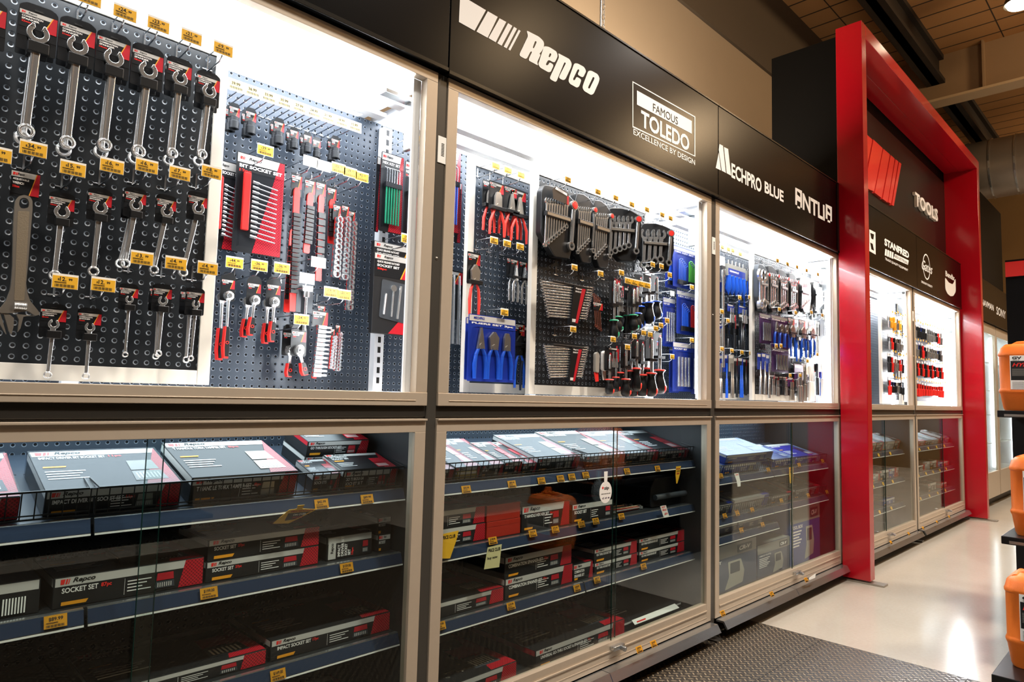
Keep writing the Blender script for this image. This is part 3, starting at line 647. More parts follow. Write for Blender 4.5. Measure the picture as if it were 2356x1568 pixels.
# ticket strip along the top of the rear board, overexposure painted in as paler yellow
t = thing('ticket_strip', 'long overexposed ticket strip across the top of the rear pegboard in the first cabinet', 'ticket strip')
q0 = at(524, 190, .27); q1 = at(832, 290, .27)
M().box(q0.x, q1.x, .27, .272, q0.z-.018, q0.z+.018).build('strip', TICKW, t)
mm = M()
n = 9
for i in range(n):
    a = q0.x+(q1.x-q0.x)*(i+.06)/n; b = q0.x+(q1.x-q0.x)*(i+.94)/n
    mm.m(0).box(a, b, .269, .27, q0.z-.014, q0.z+.012); mm.m(1)
    put_text(mm, '%d.99' % (39-3*i), a+.008, None, q0.z, q0.z+.009, .2685, .02)
    for k in range(12): mm.box(a+.004+k*.0032, a+.0055+k*.0032, .2685, .2688, q0.z-.012, q0.z-.005)
mm.build('price_tickets', [mat('overexposed_ticket', '#f6dc9c', .5), INK], t)
for i in range(16):
    px = 545+i*17.5; c = at(px, 208+i*5.8, .29)
    tt = thing('peg_hook', 'long wire peg hook in the top row above the impact sockets', 'peg hook', (c.x, YR, c.z), group='top row hooks of the rear board')
    M().tube([(0, 0, .0), (0, -.006, -.004), (0, -.155, -.004), (0, -.165, .008)], .002, 6).tube([(-.012, -.001, .002), (.012, -.001, .002)], .002, 6).build('hook_arm', WIRE, tt, smooth=60)
# ------------------------------------------------------------------ packaging art
def diamond_mat():
    m = mat('red_diamond_print', '#b3202b', .3); N = NT(m); x, y, z = N.xyz(); s = .009
    u = N.math('FRACT', N.math('DIVIDE', N.math('ADD', x, N.math('ADD', z, y)), s)); v = N.math('FRACT', N.math('DIVIDE', N.math('SUBTRACT', x, N.math('ADD', z, y)), s))
    d = N.math('MULTIPLY', N.math('GREATER_THAN', u, .35), N.math('GREATER_THAN', v, .35)); N.link(N.mix(d, lin('#c4202e'), lin('#7a121c')), N.b.inputs['Base Color']); return m
RDIA = diamond_mat()
def redbars(m, x, z, h, y):
    for i, wd in enumerate((.42, .22, .12)):
        x0 = x+sum((.42, .22, .12)[:i])*h*1.6+i*.12*h; m.prism([(x0, z), (x0+wd*h*1.6*.9, z), (x0+wd*h*1.6*.9+.2*h, z+h), (x0+.2*h*(i > 0), z+h)], y, y+.0001)
def header(t, x0, x1, zt, h, y, title, sub, red=True, logo=True):
    """silver strip, black field with a red corner, lettering; facing -y"""
    w = x1-x0; b = h*.24
    m = M().m(0).quad((x0, y, zt-b), (x1-.12*w, y, zt-b), (x1-.12*w, y, zt), (x0, y, zt))
    m.m(1).quad((x0, y, zt-h), (x1, y, zt-h), (x1, y, zt-b), (x0, y, zt-b))
    if red:
        m.m(2).add([(x1-.32*w, y-.0003, zt-h), (x1, y-.0003, zt-h), (x1, y-.0003, zt), (x1-.1*w, y-.0003, zt)], [(0, 1, 2, 3)])
        m.m(3).add([(x1-.35*w, y-.0002, zt-h), (x1-.32*w, y-.0002, zt-h), (x1-.1*w, y-.0002, zt), (x1-.13*w, y-.0002, zt)], [(0, 1, 2, 3)])
    m.build('header_print', [BAND, CARD, REDP, YELP], t)
    m = M().m(1)
    if logo:
        redbars(m, x0+.05*w, zt-b*.75, b*.5, y-.0007); m.m(2); put_text(m, 'Repco', x0+.22*w, x0+.45*w, zt-b*.8, zt-b*.22, y-.0007, .03, .3)
    m.m(0); L = title.split('|')
    for i, s in enumerate(L): put_text(m, s, x0+.06*w, x0+min(.62, .1*len(s)*.75)*w, zt-b-h*(.17+.16*i), zt-b-h*(.06+.16*i), y-.0007, .03)
    if sub:
        m.m(1); put_text(m, sub, x0+.06*w, x0+.3*w, zt-b-h*(.17+.16*len(L)), zt-b-h*(.06+.16*len(L)), y-.0007, .03)
    m.build('lettering', [WHITE, LRED, INK], t)
def span_mesh(L, w, tilt=0):
    m = M(); th = w*.42
    m.ring((0, 0, 0), w*1.12, w*.58, -th/2, th/2, 132, 408, 22)
    for s in (-1, 1):
        q = math.radians(90+42*s); x = math.cos(q)*w*.85; z = math.sin(q)*w*.85
        m.prism([(x-w*.26, z-.1*w), (x+w*.26, z-.1*w), (x+w*.12-s*-.02*w, z+.42*w), (x-w*.14, z+.42*w)] if s > 0 else [(x-w*.26, z-.1*w), (x+w*.26, z-.1*w), (x+w*.14, z+.42*w), (x-w*.12, z+.42*w)], -th/2, th/2)
    sec = [(-.5, .1), (-.47, -.25), (-.38, -.46), (-.27, -.52), (-.2, -.46), (.2, -.46), (.27, -.52), (.38, -.46), (.47, -.25), (.5, .1), (.35, .5), (-.35, .5)]; K = 12
    zs = [(-.95*w, 1.25), (-1.6*w, 1.0), (-L+1.5*w, .78), (-L+.7*w, .85)]
    o = len(m.v)
    for z, k in zs:
        for a, b in sec: m.v.append((a*w*k, b*th*1.05, z))
    for i in range(len(zs)-1):
        for j in range(K): m.f.append((o+i*K+j, o+i*K+(j+1) % K, o+(i+1)*K+(j+1) % K, o+(i+1)*K+j)); m.mi.append(0)
    m.ring((0, 0, -L), w*.84, w*.5, -th*.75, th*.75, n=24)
    m.ring((0, 0, -L), w*.72, w*.62, -th*.82, th*.82, n=24)
    return m
CM = [CHROME]
def spanner_card(h, r, cw, y, label, title='COMBINATION|SPANNER', sub='14mm', grp=None, ws=.26, mtl=None):
    """card hung on the panel; h head centre px, r ring centre px, cw card width px"""
    H = at(h[0], h[1], y); Rr = at(r[0], r[1], y); w = (at(h[0]+cw/2, h[1], y).x-at(h[0]-cw/2, h[1], y).x)
    t = thing('carded_spanner', label, 'spanner', (H.x, y, H.z), group=grp)
    m = M().m(0).prism(rnd([(-.5*w, -.45*w), (.5*w, -.45*w), (.5*w, .92*w), (.32*w, 1.05*w), (-.32*w, 1.05*w), (-.5*w, .92*w)], .004), .004, .0055)
    m.box(-.5*w, .5*w, .0035, .0042, -.02*w, -.008*w); m.build('hang_card', CARD, t)
    M().box(-.11*w, .11*w, .0033, .004, .84*w, .89*w).build('hang_slot', mat('slot_dark', '#050505', .6), t)
    header(t, -.48*w, .48*w, .78*w, .52*w, .0034, title, sub)
    M().box(-.24*w, .30*w, -.012, .004, -.50*w, -.16*w).build('retaining_clip', BLACK, t, bevel=.0015)
    L = (H-Rr).length; ang = math.atan2(-(Rr.x-H.x), -(Rr.z-H.z)); ang = math.atan2((H.x-Rr.x), (H.z-Rr.z))
    sm = span_mesh(L, w*ws); sm.build('spanner', mtl or CHROME, t, smooth=50, bevel=w*.028, loc=(0, -.004, .12*w), rot=(0, ang, 0))
    return t
YC = .062
sp = 'top row big spanner on a black card, '
big = [((-35, 70), (-62, 300), 100, 'cut off by the left edge', '24mm'), ((86, 88), (58, 312), 93, 'first whole one', '22mm'), ((177, 116), (153, 338), 86, 'second whole one', '21mm'), ((260, 144), (238, 343), 80, 'third whole one', '19mm'),
       ((339, 172), (316, 357), 75, 'fourth whole one', '18mm'), ((412, 189), (394, 360), 60, 'fifth whole one', '17mm'), ((479, 218), (462, 362), 55, 'sixth, at the cream border', '16mm')]
for k, (h, r, cw, l, sz) in enumerate(big):
    spanner_card(h, r, cw, YC, sp+l, sub=sz)
    if 0 < k:
        spanner_card((h[0]-4, h[1]+12), (r[0]-9, r[1]+16), cw*.98, YC+.028, 'spanner hanging behind the big one '+l, sub=sz, grp='spanners hanging behind their twins')
mid = [((141, 495), (124, 640), 62, 'left of the middle row beside the adjustable wrench', '15mm'), ((229, 485), (213, 630), 58, 'second in the middle row of the panel', '14mm'), ((311, 479), (286, 612), 52, 'third in the middle row, left of the $13.99 ticket', '13mm'),
       ((382, 493), (352, 626), 48, 'fourth in the middle row, tilted, above the $14.99 ticket', '12mm'), ((454, 486), (419, 632), 47, 'last in the middle row at the cream border', '13mm')]
for h, r, cw, l, sz in mid:
    spanner_card(h, r, cw, YC, 'medium carded spanner, '+l, sub=sz, ws=.27)
spanner_card((305, 484), (274, 612), 50, YC+.03, 'medium spanner behind the third of the middle row, swung left', sub='13mm', ws=.27)
low = [((122, 752), (108, 868), 62, 'bottom row, left of two, in front of the cream border', '8mm'), ((205, 759), (196, 871), 57, 'bottom row, right of two, in front of the cream border', '7mm'), ((296, 694), (286, 820), 45, 'third row, thin one under the $13.99 ticket', '9mm'),
       ((373, 697), (362, 818), 46, 'third row, under the left $14.99 ticket', '10mm'), ((449, 705), (437, 829), 44, 'third row, under the right $14.99 ticket', '11mm')]
for k, (h, r, cw, l, sz) in enumerate(low):
    spanner_card(h, r, cw, YC, 'small carded spanner, '+l, sub=sz, ws=.19 if k != 3 else .22)
spanner_card((436, 705), (426, 832), 44, YC+.03, 'small spanner behind the last one of the third row', sub='11mm', ws=.22)
spanner_card((365, 697), (356, 824), 44, YC+.03, 'small spanner behind the fourth one of the third row', sub='10mm', ws=.22)
# adjustable wrench
def px_prism(L, y, t0, t1, m=None, ox=0, oy=0, sc=1, r=0, O=(0, 0, 0)):
    m = m or M(); pts = pxp(L, y, ox, oy, sc); pts = rnd(pts, r) if r else pts
    m.prism([(a-O[0], b-O[2]) for a, b in pts], t0, t1); return m
W_ = dict(ox=0, oy=400, sc=3.015)
p = at(50, 460, .045); O = (p.x, .045, p.z)
t = thing('adjustable_wrench', 'big satin adjustable wrench with a hanging hole at the left edge', 'wrench', O)
body = [(105, 185), (125, 158), (165, 148), (205, 160), (222, 190), (222, 250), (190, 640), (178, 760), (185, 820), (205, 880), (262, 950), (275, 975), (240, 985), (190, 950), (80, 965), (5, 965), (-12, 955), (-5, 935), (40, 880), (70, 800), (78, 740), (85, 640), (90, 350), (98, 240)]
hole = [(128, 215), (135, 178), (160, 166), (188, 175), (200, 205), (195, 235), (165, 243), (140, 240)]
me = poly2d([rnd([(a-O[0], b-O[2]) for a, b in pxp(body, .045, **W_)], .003), rnd([(a-O[0], b-O[2]) for a, b in pxp(hole, .045, **W_)], .003)], 0, .012)
M().mesh(me, XZ(0)).build('handle', STEEL, t, bevel=.0015)
px_prism([(120, 260), (200, 262), (172, 760), (165, 880), (95, 880), (100, 760)], .045, -.0065, -.006, O=O, r=.003, **W_).build('handle_recess', mat('cast_steel', '#a39784', .5, .9, bump=.06, nscale=300), t)
px_prism([(0, 965), (25, 975), (60, 1090), (78, 1112), (92, 1060), (95, 1000), (60, 970), (-15, 960), (-20, 1010), (20, 1075), (42, 1110)], .045, -.004, .005, O=O, **W_).build('fixed_jaw', STEEL, t)
px_prism([(110, 970), (240, 985), (190, 985), (160, 990), (140, 1070), (122, 1095), (130, 1010)], .045, -.004, .005, O=O, **W_).build('sliding_jaw', STEEL, t)
a = at(90/3.015, 400+920/3.015, .045); b = at(185/3.015, 400+915/3.015, .045); m = M(); Lx = b.x-a.x
M().lathe([(.0001, 0), (.009, .001)]+[(.009 if j % 2 else .0072, .001+j*(Lx-.002)/11) for j in range(12)]+[(.0001, Lx)], (a.x-O[0], -.004, (a.z+b.z)/2-O[2]), 'x', 16).build('worm_screw', CHROME, t, smooth=30)
t = thing('hang_tag', 'small black and red card above the adjustable wrench', 'hang tag', tuple(at(58, 424, .07)))
M().box(-.026, .026, .0, .0015, -.03, .03).build('card', CARD, t); header(t, -.026, .026, .026, .05, -.0006, 'ADJUSTABLE|WRENCH', '300mm')
# ------------------------------------------------------------------ first cabinet, rear board
YH = .34
def size(px, py, w, h, y):
    a = at(px-w/2, py, y); b = at(px+w/2, py, y); c = at(px, py+h, y); return at(px, py, y), b.x-a.x, a.z-c.z+((b.z-a.z)/2)
def impact(px, py, s, y, label, grp=None):
    c = at(px, py, y); w = at(px+s/2, py, y).x-at(px-s/2, py, y).x
    t = thing('impact_socket', label, 'socket', (c.x, y, c.z), rot=(0, 0, 0), group=grp)
    r = w*.5
    M().lathe([(r*.55, -1.5*r), (r*.62, 1.0*r), (r*.80, 1.0*r), (r*.80, .2*r), (r, 0), (r, -1.5*r), (r*.86, -1.55*r), (r*.60, -1.5*r), (r*.55, -1.0*r), (.0001, -1.0*r)], (0, 0, 0), 'z', 20).build('socket_body', mat('phosphate_black', '#2b2d30', .45, .5), t, smooth=40)
    M().prism(rnd([(-r*1.2, 1.0*r), (r*1.2, 1.0*r), (r*1.2, 3.4*r), (r*.7, 4.2*r), (-r*.7, 4.2*r), (-r*1.2, 3.4*r)], .003), .004, .006).build('hang_card', CARD, t)
    M().tube([(-r*.7, 0, .9*r), (-r*.6, 0, 1.2*r), (0, -.002, 1.3*r), (r*.6, 0, 1.2*r), (r*.7, 0, .9*r)], .002, 6).build('plastic_loop', BLACK, t)
    header(t, -1.1*r, 1.1*r, 3.2*r, 1.9*r, .003, 'IMPACT|SOCKET', '22mm')
for k, (px, py, s) in enumerate([(539, 280, 22), (577, 292, 22), (642, 315, 21), (677, 328, 17), (708, 338, 16), (729, 350, 16), (772, 350, 17)]):
    names = ['first from the left', 'second from the left', 'third from the left', 'fourth from the left', 'fifth from the left', 'sixth from the left', 'last in the row by the white upright']
    impact(px, py, s, YH, 'black impact socket on a card, '+names[k])
    if k != 5: impact(px-9, py+6, s, YH+.035, 'black impact socket behind the %s one' % names[k].replace(' from the left', '').replace(' in the row by the white upright', ''), 'impact sockets hanging behind')
def clam(px, py, wp, hp, y, label, kind='blister_pack', title='', sub='', field=CARD, accent=REDP, band=BAND, body=None, cat='tool set', d=.018, logo=True):
    """blister pack: printed card, clear shell, tools inside from body(t, w, h)"""
    c, w, h = size(px, py, wp, hp, y)
    t = thing(kind, label, cat, (c.x, y, c.z))
    M().prism(rnd([(-w/2, -h), (w/2, -h), (w/2, 0), (-w/2, 0)], .006), .001, .0025).build('backing_card', field, t)
    m = M().m(0).quad((-w/2+.003, .0006, -h*.10), (w/2-.003, .0006, -h*.10), (w/2-.003, .0006, -.003), (-w/2+.003, .0006, -.003))
    if accent: m.m(1).add([(-w*.1, .0004, -h+.003), (w/2-.002, .0004, -h+.003), (w/2-.002, .0004, -.003), (w/2-w*.12, .0004, -.003), (w*.12, .0004, -h*.55)], [(0, 1, 2, 3, 4)])
    m.build('card_print', [band, RDIA if accent is REDP else accent or band], t)
    if title:
        m = M().m(0)
        for i, s in enumerate(title.split('|')): put_text(m, s, -w*.44, min(w*.44, -w*.44+w*.07*len(s)), -h*(.15+.05*i), -h*(.115+.05*i), 0, .03)
        if sub: m.m(1); put_text(m, sub, -w*.44, -w*.2, -h*(.15+.05*len(title.split('|'))), -h*(.115+.05*len(title.split('|'))), 0, .03)
        if logo: m.m(1); redbars(m, -w*.43, -h*.07, h*.03, 0); m.m(2); put_text(m, 'Repco', -w*.26, w*.0, -h*.075, -h*.035, 0, .03, .3)
        m.build('lettering', [WHITE, LRED, INK], t)
    if body: body(t, w, h)
    m = M().box(-w*.42, w*.42, -d, -d+.0008, -h*.95, -h*.2).box(-w*.42, -w*.42+.0008, -d, 0, -h*.95, -h*.2).box(w*.42-.0008, w*.42, -d, 0, -h*.95, -h*.2).box(-w*.42, w*.42, -d, 0, -h*.2, -h*.2+.0008)
    m.build('clear_shell', FILM, t)
    return t
def bits_body(t, w, h):
    M().box(-w*.36, -w*.22, -.012, 0, -h*.78, -h*.2).build('red_tray', LRED, t, bevel=.002)
    m = M()
    for i in range(12): m.tube([(-w*.16, -.007, -h*(.28+.05*i)), (w*.34, -.007, -h*(.31+.05*i))], .0022, 6)
    m.build('bit_shafts', CHROME, t, smooth=40)
    m = M()
    for i in range(12): m.tube([(-w*.18, -.007, -h*(.28+.05*i)), (-w*.05, -.007, -h*(.287+.05*i))], .0048, 8)
    m.build('bit_sockets', CHROME, t, smooth=40)
clam(603, 362, 112, 225, .33, 'large blister pack of twelve long chrome bits on a black and red card', title='BIT SOCKET SET', sub='12pc', body=bits_body)
clam(528, 372, 60, 205, .35, 'blister pack of chrome bits half hidden behind the cream border', title='BIT SOCKET SET', sub='9pc', body=bits_body)
def rail_sock(px, y0, px1, y1, wp, y, label, head=True, col=LRED, n=14):
    a = at(px, y0, y); b = at(px1, y1, y); w = at(px+wp/2, y0, y).x-at(px-wp/2, y0, y).x
    t = thing('socket_rail', label, 'socket rail', tuple(a)); L = (a-b).length; g = M().prism(rnd([(-w*.5, -L), (w*.5, -L), (w*.5, -w*.2), (w*.25, w*.3), (-w*.25, w*.3), (-w*.5, -w*.2)], w*.2), -.003, .003)
    g.build('rail', col, t, rot=(0, math.atan2(a.x-b.x, a.z-b.z), 0))
    m = M()
    for i in range(n):
        z = -L*(.2+.66*i/n); m.box(-w*.62, w*.62, -.013, -.003, z-L*.66/n*.8, z)
    m.build('socket_clips', BLACK, t, rot=(0, math.atan2(a.x-b.x, a.z-b.z), 0))
    if head:
        M().box(-w*.9, w*.9, .004, .0055, -w*1.0, w*2.6).build('hang_card', CARD, t); header(t, -w*.85, w*.85, w*2.2, w*2.0, .0034, 'SOCKET RAIL', '13 clips')
rail_sock(683, 436, 672, 716, 14, .34, 'long red socket rail with black clips, leftmost of the rails', n=18)
rail_sock(674, 530, 659, 718, 13, .37, 'red socket rail with black clips behind the leftmost one', False, n=10)
rail_sock(714, 448, 704, 582, 14, .34, 'shorter red socket rail, second from the left', n=9)
rail_sock(739, 452, 732, 646, 13, .34, 'red socket rail with spaced black clips, third from the left', n=8)
rail_sock(764, 462, 760, 560, 12, .36, 'short red socket rail behind the netted ring sockets', n=6)
rail_sock(740, 728, 722, 870, 10, .36, 'small red rail with chrome sockets, left of the bottom nets', n=3)
def socknet(px0, y0, px1, y1, wp, y, label, n=14, grow=.5):
    a = at(px0, y0, y); b = at(px1, y1, y); w = at(px0+wp/2, y0, y).x-at(px0-wp/2, y0, y).x
    t = thing('netted_socket_set', label, 'socket set', tuple(a)); m = M(); L = b-a
    M().box(-w*.3, w*.3, .004, .008, L.z, 0).build('rail', LRED, t, rot=(0, math.atan2(-L.x, -L.z), 0))
    zz = 0
    for i in range(n):
        f = (i+.5)/n; r = w*.5*(1-grow/2+grow*f*.6); c = L*f
        m.lathe([(r*.72, .0), (r*.72, -.016), (r, -.016), (r, .0)], (c.x, -.002, c.z), 'y', 14).lathe([(r*.55, -.003), (.0001, -.003)], (c.x, -.002, c.z), 'y', 6)
    m.build('ring_sockets', CHROME, t, smooth=40)
    m = M(); m.tube([(0, -.01, .012), (L.x*.02, -.012, -.005)]+[tuple(L*f+Vector((0, -.011, 0))) for f in (.1, .3, .6, .9, 1.02)], [.002]+[w*.56]*5+[w*.3], 10)
    m.build('clear_net', FILM, t)
    M().box(-w*.55, w*.55, .009, .0105, -w*.3, w*1.7).build('hang_card', CARD, t); header(t, -w*.5, w*.5, w*1.5, w*1.3, .0085, 'SOCKET SET', '12pc')
socknet(778, 500, 769, 636, 17, .33, 'netted column of chrome ring sockets, left of three', 11)
socknet(797, 500, 788, 642, 16, .33, 'netted column of chrome ring sockets, middle of three', 12)
socknet(812, 510, 800, 712, 14, .35, 'longest netted column of ring sockets, right of three', 18)
socknet(768, 772, 761, 848, 9, .33, 'small netted column of sockets, left of the bottom pair', 10)
socknet(780, 765, 773, 852, 10, .33, 'small netted column of sockets, right of the bottom pair', 11)
m = M(); a = at(740, 748, .34)
t = thing('netted_socket_set', 'bag of chrome deep sockets standing out in rows at the bottom', 'socket set', tuple(a))
for i in range(12):
    c = at(738-i*1.1, 752+i*10, .34)-a; m.lathe([(.0001, 0), (.007, 0), (.007, .03), (.0045, .032), (.0045, .05), (.0001, .05)], (c.x-.01, 0, c.z), 'x', 12)
m.build('deep_sockets', CHROME, t, smooth=40); M().box(-.012, .012, .009, .011, -.16, 0).build('rail', LRED, t)
M().box(-.03, .03, .012, .0135, -.005, .05).build('hang_card', CARD, t); header(t, -.028, .028, .046, .045, .0105, 'SOCKET SET', '12pc')
def ratchet(h, e, y, label, cw=34, handle=RED, grip=BLACK, grp=None, frac=.5, card=True):
    a = at(h[0], h[1], y); b = at(e[0], e[1], y); w = at(h[0]+cw/2, h[1], y).x-at(h[0]-cw/2, h[1], y).x; L = (a-b).length; r = w*.32
    t = thing('ratchet', label, 'ratchet', tuple(a), group=grp); an = math.atan2(a.x-b.x, a.z-b.z)
    m = M().lathe([(.0001, -.012), (r*.5, -.012), (r*.55, -.008), (r, -.006), (r, .006), (.0001, .006)], (0, 0, 0), 'y', 20).box(-r*.2, r*.2, -.018, -.01, -r*.2, r*.2)
    m.tube([(0, 0, -r*.6), (0, 0, -r*1.3), (0, 0, -L*frac)], [r*.75, r*.36, r*.3], 10); m.build('head', CHROME, t, smooth=50, rot=(0, an, 0))
    hg = M().prism(rnd([(-r*.42, -L*frac), (r*.42, -L*frac), (r*.62, -L*.85), (r*.5, -L), (-r*.5, -L), (-r*.62, -L*.85)], r*.4), -.009, .009); hg.build('grip', grip, t, rot=(0, an, 0), bevel=.004)
    M().prism([(-r*.50, -L*frac), (-r*.36, -L*frac), (-r*.50, -L*.84), (-r*.36, -L*.985), (r*.36, -L*.985), (r*.36, -L*1.015), (-r*.5, -L*1.01), (-r*.74, -L*.85)], -.0098, .0098).ring((0, 0, -L*.76), r*.34, r*.24, -.0105, -.009, n=16).build('grip_inlay', LRED if handle is RED else handle, t, rot=(0, an, 0))
    if card:
        M().prism(rnd([(-w*.5, -w*.35), (w*.5, -w*.35), (w*.5, w*1.3), (w*.3, w*1.65), (-w*.3, w*1.65), (-w*.5, w*1.3)], .006), .008, .010).build('hang_card', BLACK, t)
        header(t, -w*.44, w*.44, w*1.1, w*.6, .0074, 'RATCHET', '1/2 Dr')
for h, e, cw, l in [((526, 680), (518, 822), 40, 'longest red and black ratchet, left of the row'), ((586, 690), (575, 770), 38, 'second red and black ratchet with a round head'), ((631, 694), (624, 785), 36, 'third, slimmer red and black ratchet')]:
    ratchet(h, e, .34, l); ratchet((h[0]-15, h[1]+4), (e[0]-14, e[1]+4), .37, 'ratchet hanging behind the '+l.split(' red')[0].split(',')[0]+' one', cw, card=False)
ratchet((689, 805), (702, 862), .33, 'flexible head ratchet swung to the right at the bottom', 36); ratchet((668, 805), (664, 866), .37, 'ratchet swung left behind the flexible head one', 34)
t = thing('socket_adaptor', 'carded chrome socket adaptor below a blank white ticket', 'socket adaptor', tuple(at(705, 650, .33)))
M().box(-.03, .03, .006, .008, -.1, .02).build('hang_card', DGREY, t); M().tube([(0, -.004, -.03), (0, -.004, -.05), (0, -.004, -.052), (0, -.004, -.16)], [.012, .012, .005, .005], 12).box(-.018, .018, -.012, .004, -.03, -.012).build('adaptor', CHROME, t, smooth=40)
def thandle_body(col, n=6, dx=0):
    def f(t, w, h):
        m = M(); g = M()
        for i in range(n):
            x = (-.28+.56*i/(n-1))*w; m.tube([(x, -.008, -h*.42), (x+dx*w, -.008, -h*.9)], w*.035, 8)
        m.build('coloured_sleeves', col, t, smooth=40)
        for i in range(n):
            x = (-.28+.56*i/(n-1))*w; g.tube([(x, -.008, -h*.42), (x, -.008, -h*.22), (x-w*.03, -.008, -h*.2), (x-w*.12, -.008, -h*.2)], w*.018, 6)
        g.build('key_ends', CHROME, t, smooth=40); M().box(-w*.36, w*.36, -.014, -.002, -h*.44, -h*.38).build('key_holder', BLACK, t)
    return f
clam(905, 355, 52, 182, .36, 'blister pack of green sleeved hex keys beside the white upright', field=CARD, title='HEX KEY SET', body=thandle_body(GREEN))
clam(953, 375, 40, 180, .36, 'blister pack of red sleeved hex keys next to the green ones', title='HEX KEY SET', sub='9pc', body=thandle_body(LRED))
clam(873, 360, 10, 175, .38, 'dark blister pack seen on edge behind the green hex keys', title='')
def cartonv(px, py, wp, hp, y, d, label, title, sub, winb=None, kind='boxed_tool_set', field=CARTON):
    c, w, h = size(px, py, wp, hp, y); t = thing(kind, label, 'tool set', (c.x, y, c.z))
    M().box(-w/2, w/2, 0, d, -h, 0).build('carton', field, t, bevel=.0015)
    header(t, -w*.49, w*.49, -h*.01, h*.28, -.0008, title, sub)
    M().add([(-w*.1, -.0007, -h*.99), (w*.49, -.0007, -h*.99), (w*.49, -.0007, -h*.29), (w*.3, -.0007, -h*.29), (w*.35, -.0007, -h*.7)], [(0, 1, 2, 3, 4)]).build('red_panel', REDP, t)
    M().prism(rnd([(-w*.34, -h*.8), (w*.36, -h*.85), (w*.38, -h*.35), (-w*.3, -h*.32)], .008), -.0016, -.0008).build('window_tray', DGREY, t)
    if winb: winb(t, w, h)
    return t
def rs_body(t, w, h):
    m = M().lathe([(.0001, -.008), (w*.07, -.008), (w*.07, -.002), (.0001, -.002)], (-.02*w, 0, -h*.42), 'y', 16).tube([(-.02*w, -.004, -h*.45), (-.05*w, -.004, -h*.78)], .004, 8)
    m.tube([(-.2*w, -.004, -h*.5), (-.24*w, -.004, -h*.76)], .005, 8).tube([(.16*w, -.004, -h*.38), (.1*w, -.004, -h*.8)], .005, 8); m.build('ratchet_and_bars', CHROME, t, smooth=40)
cartonv(909, 588, 92, 182, .30, .02, 'boxed ratchet and socket set with a window, beside the post', 'QUICK RELEASE RATCHET|SOCKET SET', '28pc', rs_body)
cartonv(908, 562, 92, 180, .345, .02, 'boxed ratchet set hanging behind the windowed one', 'QUICK RELEASE RATCHET|SOCKET SET', '28pc')
# ------------------------------------------------------------------ second cabinet
hooks([(1141, 381, '25.99', 'small yellow ticket on a peg hook, left of three above the pliers'), (1169, 391, '29.99', 'small yellow ticket on a peg hook, middle of three above the pliers'), (1199, 402, '28.99', 'small yellow ticket on a peg hook, right of three above the pliers'),
       (1137, 553, '30.99', 'yellow ticket on a peg hook, left of three below the red pliers'), (1167, 560, '32.99', 'yellow ticket on a peg hook, middle of three below the red pliers'), (1197, 567, '29.99', 'yellow ticket on a peg hook, right of three below the red pliers'),
       (1161, 718, '24.99', 'yellow ticket on a peg hook above the blue pliers set')], YG, .15, 'b', w=.040)
hooks([(1307, 413, '129.00', 'yellow ticket on a peg hook above the leftmost spanner rack'), (1376, 441, '99.99', 'yellow ticket on a peg hook above the third spanner rack'), (1417, 455, '59.99', 'yellow ticket on a peg hook, third in the rack row'),
       (1454, 470, '49.99', 'yellow ticket on a peg hook, fourth in the rack row'), (1489, 482, '39.99', 'yellow ticket on a peg hook, fifth in the rack row'), (1524, 494, '36.99', 'yellow ticket on a peg hook, sixth in the rack row'), (1543, 502, '34.99', 'yellow ticket on a peg hook, last in the rack row'),
       (1322, 615, '79.99', 'yellow ticket on a peg hook between the spanner racks and the fan'), (1382, 629, '59.99', 'yellow ticket on a peg hook below the third rack'), (1430, 627, '16.99', 'yellow ticket on a peg hook left of the strip of four'),
       (1502, 608, '54.99', 'yellow ticket on a peg hook below the last rack, left one'), (1522, 612, '19.99', 'yellow ticket on a peg hook below the last rack, right one'), (1541, 632, '14.99', 'yellow ticket on a peg hook beside the blue hex key packs'),
       (1319, 757, '39.99', 'yellow ticket on a peg hook between the two spanner fans'), (1411, 780, '26.99', 'yellow ticket on a peg hook below the left green screwdriver'), (1444, 798, '12.99', 'yellow ticket on a peg hook, lowest above the red screwdrivers'),
       (1460, 773, '12.99', 'yellow ticket on a peg hook, second below the green screwdrivers'), (1481, 765, '11.99', 'yellow ticket on a peg hook below the left blue screwdriver'), (1496, 769, '18.99', 'yellow ticket on a peg hook below the middle blue screwdriver'),
       (1509, 755, '13.99', 'yellow ticket on a peg hook below the right blue screwdriver'), (1521, 748, '14.99', 'yellow ticket on a peg hook, second from the blue packs'), (1535, 737, '15.99', 'yellow ticket on a peg hook, nearest the blue packs')], YF, .035, 'b', w=.036)
t = thing('ticket_strip', 'strip of four small yellow tickets above the screwdriver cards', 'ticket strip'); a = at(1438, 640, .035); b = at(1496, 660, .035)
m = M()
for i in range(4):
    x = a.x+(b.x-a.x)*(i+.5)/4; ticket_mesh(m, (x, .035, a.z-.008), (b.x-a.x)/4-.001, .024, '9.99')
m.build('price_tickets', [TICKW, YEL, INK, TICKW], t); M().tube([(a.x+.02, YF, a.z), (a.x+.02, .036, a.z)], .0018, 6).tube([(b.x-.02, YF, a.z), (b.x-.02, .036, a.z)], .0018, 6).build('strip_arms', WIRE, t)
